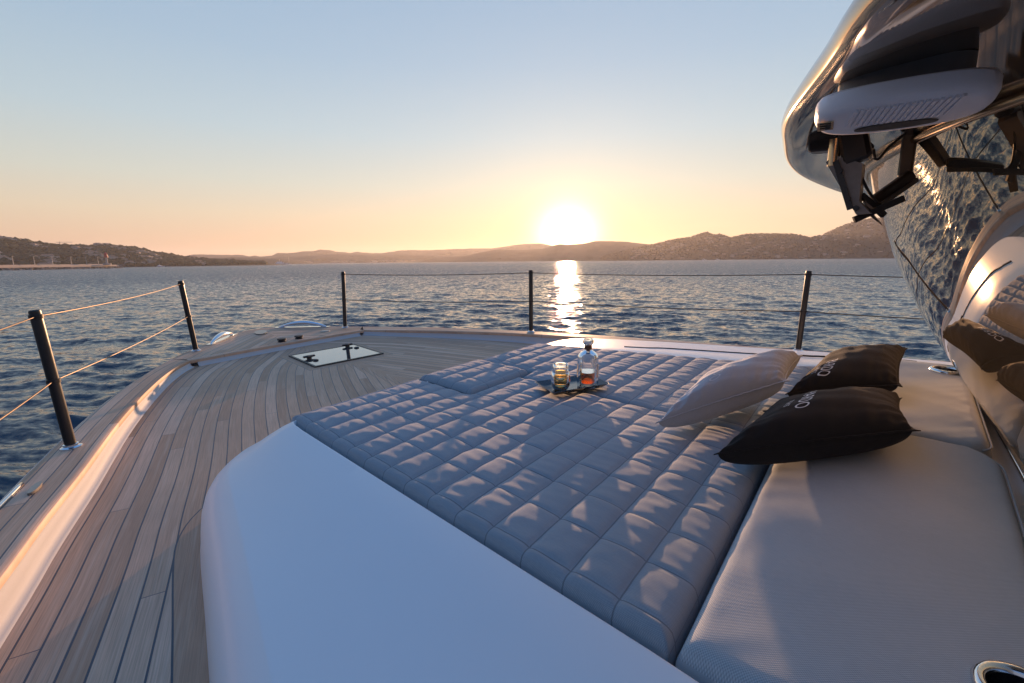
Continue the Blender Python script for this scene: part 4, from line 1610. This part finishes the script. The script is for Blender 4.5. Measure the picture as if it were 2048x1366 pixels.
def pillow_fn(NL, NR, FR, FL, thick, sag=.46, low=.62, seed=1, peak=(.5, .5)):
    NL, NR, FR, FL = [np.array(p, float) for p in (NL, NR, FR, FL)]

    def f(s_, t_, side):
        s_, t_ = np.asarray(s_, float), np.asarray(t_, float)
        # sides drawn in between the pointed corners
        ss = .5 + (s_ - .5) * (1 - .085 * (1 - (2 * t_ - 1) ** 2))
        tt = .5 + (t_ - .5) * (1 - .085 * (1 - (2 * s_ - 1) ** 2))
        P = ((1 - ss) * (1 - tt))[..., None] * NL + (ss * (1 - tt))[..., None] * NR + (ss * tt)[..., None] * FR + ((1 - ss) * tt)[..., None] * FL
        k = gpow(s_, 2.5, .47 if side > 0 else .27) * gpow(t_, 2.5, .47 if side > 0 else .27)
        de = np.minimum(np.minimum(s_, 1 - s_), np.minimum(t_, 1 - t_))
        # gathers running in from the seams near the corners
        ga = np.sin(t_ * 62 + seed) * np.exp(-np.minimum(s_, 1 - s_) / .11) * (.3 + np.abs(2 * t_ - 1)) + np.sin(s_ * 58 + 2 * seed) * np.exp(-np.minimum(t_, 1 - t_) / .11) * (.3 + np.abs(2 * s_ - 1))
        ga = ga * .0042 * np.clip(de / .03, 0, 1)
        dim = .006 * np.sin(s_ * 7 + seed) * np.sin(t_ * 6.1 + seed * 1.7) + .003 * np.sin((s_ + t_) * 17 + seed) * np.sin((s_ - t_) * 11)
        if side > 0:
            P[..., 2] += thick * k + (ga + dim * np.clip(de / .1, 0, 1))
        else:
            P[..., 2] -= thick * low * k
            P[..., 2] = np.maximum(P[..., 2], sag + .004 * k)
        return P
    return f


def make_pillow(name, corners, thick, mtl, label, seed, sag, low=.62, text=None):
    f = pillow_fn(*corners, thick, sag, low, seed)
    n = 76
    s_ = .5 - .5 * np.cos(np.linspace(0, PI, n))
    S, T_ = np.meshgrid(s_, s_, indexing='ij')
    Vt = f(S, T_, 1).reshape(-1, 3)
    Vb = f(S, T_, -1).reshape(-1, 3)
    V = np.vstack([Vt, Vb])
    Fg = grid_faces(n, n)
    F = np.vstack([Fg, Fg[:, ::-1] + n * n])
    L1 = np.linalg.norm(np.array(corners[1]) - np.array(corners[0]))
    uv = np.stack([S * L1, T_ * L1], -1).reshape(-1, 2)
    c = np.mean([np.array(k) for k in corners], 0)
    origin = wv(c[0], c[1], sag)
    o = mesh_np(name, W(V), F, mtl, None, origin, True, uvs={'cloth': np.vstack([uv, uv])})
    tag(o, label, 'pillow')
    # seam flange all round with turned corner ears
    lin = np.linspace(0, 1, 60)
    loop = np.concatenate([np.stack([lin, 0 * lin], -1), np.stack([1 + 0 * lin, lin], -1)[1:], np.stack([1 - lin, 1 + 0 * lin], -1)[1:], np.stack([0 * lin, 1 - lin], -1)[1:-1]])
    Pm = (f(loop[:, 0], loop[:, 1], 1) + f(loop[:, 0], loop[:, 1], -1)) / 2
    ctr = Pm.mean(0)
    q = MB()
    out = Pm - ctr
    out /= np.linalg.norm(out, axis=1)[:, None]
    corner = np.minimum(np.abs(loop[:, 0] - .5), np.abs(loop[:, 1] - .5)) * 2
    wdt = .006 + .012 * np.clip((corner - .9) / .1, 0, 1)
    wob = .0012 * np.sin(np.arange(len(Pm)) * 1.3 + seed)
    R0 = Pm - out * .003
    R1 = Pm + out * wdt[:, None]
    R1[:, 2] += wob
    up = np.array([0, 0, .0016])
    V = np.concatenate([R0 + up * 1.6, R1 + up, R1 - up, R0 - up * 1.6])
    m_ = len(Pm)
    F = [(l * m_ + i, l * m_ + (i + 1) % m_, ((l + 1) % 4) * m_ + (i + 1) % m_, ((l + 1) % 4) * m_ + i) for l in range(4) for i in range(m_)]
    mesh_np('seam', W(V), np.array(F), mtl, o, origin, True, uvs={'cloth': V[:, :2]})
    if text:
        for (word, size, s0, t_end, stretch, bold) in text:
            cu = bpy.data.curves.new('lettering', 'FONT')
            cu.body = word
            cu.size = size
            cu.space_character = 1.12
            cu.resolution_u = 6
            cu.offset = bold
            tmp = bpy.data.objects.new('lettering', cu)
            COL.objects.link(tmp)
            dg = bpy.context.evaluated_depsgraph_get()
            dg.update()
            me = bpy.data.meshes.new_from_object(tmp.evaluated_get(dg))
            bpy.data.objects.remove(tmp)
            bpy.data.curves.remove(cu)
            import bmesh
            bm = bmesh.new()
            bm.from_mesh(me)
            bmesh.ops.triangulate(bm, faces=bm.faces[:])
            bmesh.ops.subdivide_edges(bm, edges=[e for e in bm.edges if e.calc_length() > size * .12], cuts=2)
            bmesh.ops.triangulate(bm, faces=bm.faces[:])
            co = np.array([v.co[:] for v in bm.verts])
            fc = [[v.index for v in f_.verts] for f_ in bm.faces]
            bm.free()
            bpy.data.meshes.remove(me)
            xe = co[:, 0].max()
            L2 = np.linalg.norm(np.array(corners[3]) - np.array(corners[0]))
            # reading runs from the far seam to the near seam, letters' tops to the right
            tq = t_end + (xe - co[:, 0]) / L2 * 1.0
            sq = s0 + co[:, 1] * stretch / L1
            okv = (tq > .02) & (tq < .98)
            P = f(np.clip(sq, .01, .99), np.clip(tq, .02, .98), 1)
            P[:, 2] += .0022
            fc = [f_ for f_ in fc if okv[f_].all()]
            mesh_np('lettering', W(P), fc, M['thread'], o, origin, False)
    return o


make_pillow('pillow', [(.413, 1.242, .547), (.036, 1.705, .573), (.091, 2.113, .552), (.40, 1.66, .555)], .092, M['charcoal'],
            'black linen pillow lying nearest the camera, with white lettering RDO', 1, .460, 1.0,
            [('PARDO', .044, .305, .235, 1.7, .0), ('YACHTS', .019, .225, .31, 1.5, .0)])
make_pillow('pillow', [(.659, 1.39, .532), (.412, 1.885, .608), (.446, 2.29, .624), (.68, 1.80, .572)], .090, M['linen'],
            'pale grey linen pillow leaning on the black pillows', 2, .460, .95,
            [('PARDO', .044, .293, .147, 1.7, .0), ('YACHTS', .019, .215, .23, 1.5, .0)])
make_pillow('pillow', [(.42, 2.00, .53), (.112, 2.34, .545), (.127, 2.862, .602), (.40, 2.58, .56)], .088, M['charcoal'],
            'dark brown black pillow at the back, behind the pale pillow', 3, .460, .9,
            [('PARDO', .046, .21, .055, 1.7, .0), ('YACHTS', .020, .13, .125, 1.5, .0)])

# ------------------------------------------------------------------ tray, glasses, bottle
TC_ = np.array([1.228, 1.668])
tx = np.array([-.112, .275]) / np.linalg.norm([-.112, .275])
ty = np.array([.167, .071]) / np.linalg.norm([.167, .071])
TZ = TOP + .026


def tp(x, y, c):
    p = TC_ + tx * x + ty * y
    return (p[0], p[1], c)


def rrect(hx, hy, r, n=6):
    out = []
    for cx_, cy_, a0 in ((hx - r, hy - r, 0), (-hx + r, hy - r, 90), (-hx + r, -hy + r, 180), (hx - r, -hy + r, 270)):
        for k in range(n + 1):
            an = R(a0 + 90 * k / n)
            out.append((cx_ + r * math.cos(an), cy_ + r * math.sin(an)))
    return out


q = MB()
V = []
prof = [(.05, .03, .02, 0.0), (.118, .06, .012, 0.0), (.126, .068, .012, .003), (.146, .088, .010, .018), (.149, .091, .010, .0195), (.151, .093, .010, .0185), (.130, .072, .012, -.002), (.118, .06, .012, -.005), (.05, .03, .02, -.005)]
for hx, hy, r, h in prof:
    V += [tp(x, y, TZ + h) for x, y in rrect(hx, hy, r)]
n = 28
F = [tuple(f) for f in grid_faces(len(prof), n, True)]
F += [tuple(range(n))[::-1], tuple((len(prof) - 1) * n + k for k in range(n))]
q.add(V, F)
tr = q.build('serving_tray', M['tray'], None, (TC_[0], TC_[1], TZ - .005), smooth=True, sharp=35)
tag(tr, 'dark rectangular serving tray with raised rim on the quilted sunpad', 'tray')

gz = TZ + .0008
gp = (1.238, 1.597)
q = MB()
gl = [(0, 0), (.026, 0), (.034, .004), (.043, .022), (.0455, .042), (.0435, .066), (.0395, .082), (.0383, .0825), (.0375, .0815), (.0412, .066), (.0432, .042), (.0405, .023), (.030, .0125), (0, .0105)]
q.lathe((gp[0], gp[1], gz), gl, 48)
gl1 = q.build('tumbler', M['smoke'], None, (gp[0], gp[1], gz), smooth=True)
tag(gl1, 'amber tinted whisky tumbler on the tray, holding another glass', 'glass')
q = MB()
g2z = gz + .036
gl2 = [(0, 0), (.022, 0), (.029, .004), (.0362, .020), (.0372, .040), (.0365, .066), (.0345, .0838), (.0335, .0842), (.0327, .0833), (.0345, .066), (.0352, .040), (.034, .021), (.026, .0115), (0, .0095)]
q.lathe((gp[0], gp[1], g2z), gl2, 48)
gl2o = q.build('tumbler', M['clear'], None, (gp[0], gp[1], g2z), smooth=True)
tag(gl2o, 'clear tumbler stacked inside the amber one on the tray', 'glass')

bp = (1.172, 1.716)
bottle = empty('spirit_bottle', wv(bp[0], bp[1], gz))
tag(bottle, 'faceted glass spirit bottle with red amber liquid and a glass stopper', 'bottle')
flute = lambda a, z: (1 - .018 * abs(math.sin(a * 12))) if .012 < z < .142 else 1
q = MB()
outer = [(0, 0), (.044, 0), (.0475, .003), (.0485, .010), (.0485, .016), (.0482, .060), (.0482, .100), (.0482, .138), (.0480, .1415), (.0465, .147), (.036, .160), (.022, .169), (.0165, .173), (.0160, .182), (.0160, .190)]
innerp = [(.0115, .190), (.0115, .174), (.020, .165), (.034, .156), (.0435, .143), (.0445, .135), (.0445, .06), (.0445, .026), (.041, .021), (0, .0205)]
q.lathe((bp[0], bp[1], gz), outer + innerp, 96, lambda a, z: flute(a, z))
q.build('glass_body', M['clear'], bottle, smooth=True, sharp=50)
q = MB()
liq = [(0, .0212), (.0405, .0214), (.0438, .0265), (.0438, .06), (.0438, .072), (0, .0722)]
q.lathe((bp[0], bp[1], gz), liq, 96, lambda a, z: flute(a, z))
q.build('liquid', M['spirit'], bottle, smooth=True, sharp=50)
q = MB()
q.lathe((bp[0], bp[1], gz), [(.0166, .176), (.0172, .1765), (.0172, .194), (.0166, .1945), (0, .1945)], 32)
q.build('neck_collar', M['cork'], bottle, smooth=True, sharp=40)
q = MB()
st = [(0, .195), (.016, .195), (.019, .198), (.0235, .203), (.0255, .206), (.0255, .219), (.0235, .2225), (.019, .2225), (.017, .216), (0, .215)]
q.lathe((bp[0], bp[1], gz), st, 24)
q.build('glass_stopper', M['clear'], bottle, smooth=True, sharp=30)
for a0, a1 in ((100, 132), (262, 285)):
    q = MB()
    V = []
    for k in range(9):
        an = R(a0 + (a1 - a0) * k / 8) + R(44)
        for z in (.045, .108):
            V.append((bp[0] + .0492 * math.cos(an), bp[1] + .0492 * math.sin(an), gz + z))
    for k in range(9):
        an = R(a0 + (a1 - a0) * k / 8) + R(44)
        for z in (.045, .108):
            V.append((bp[0] + .0496 * math.cos(an), bp[1] + .0496 * math.sin(an), gz + z))
    F = [(2 * k, 2 * k + 2, 2 * k + 3, 2 * k + 1) for k in range(8)] + [(18 + 2 * k + 1, 18 + 2 * k + 3, 18 + 2 * k + 2, 18 + 2 * k) for k in range(8)]
    q.add(V, F)
    q.build('bottle_label', M['paper'], bottle, smooth=True)
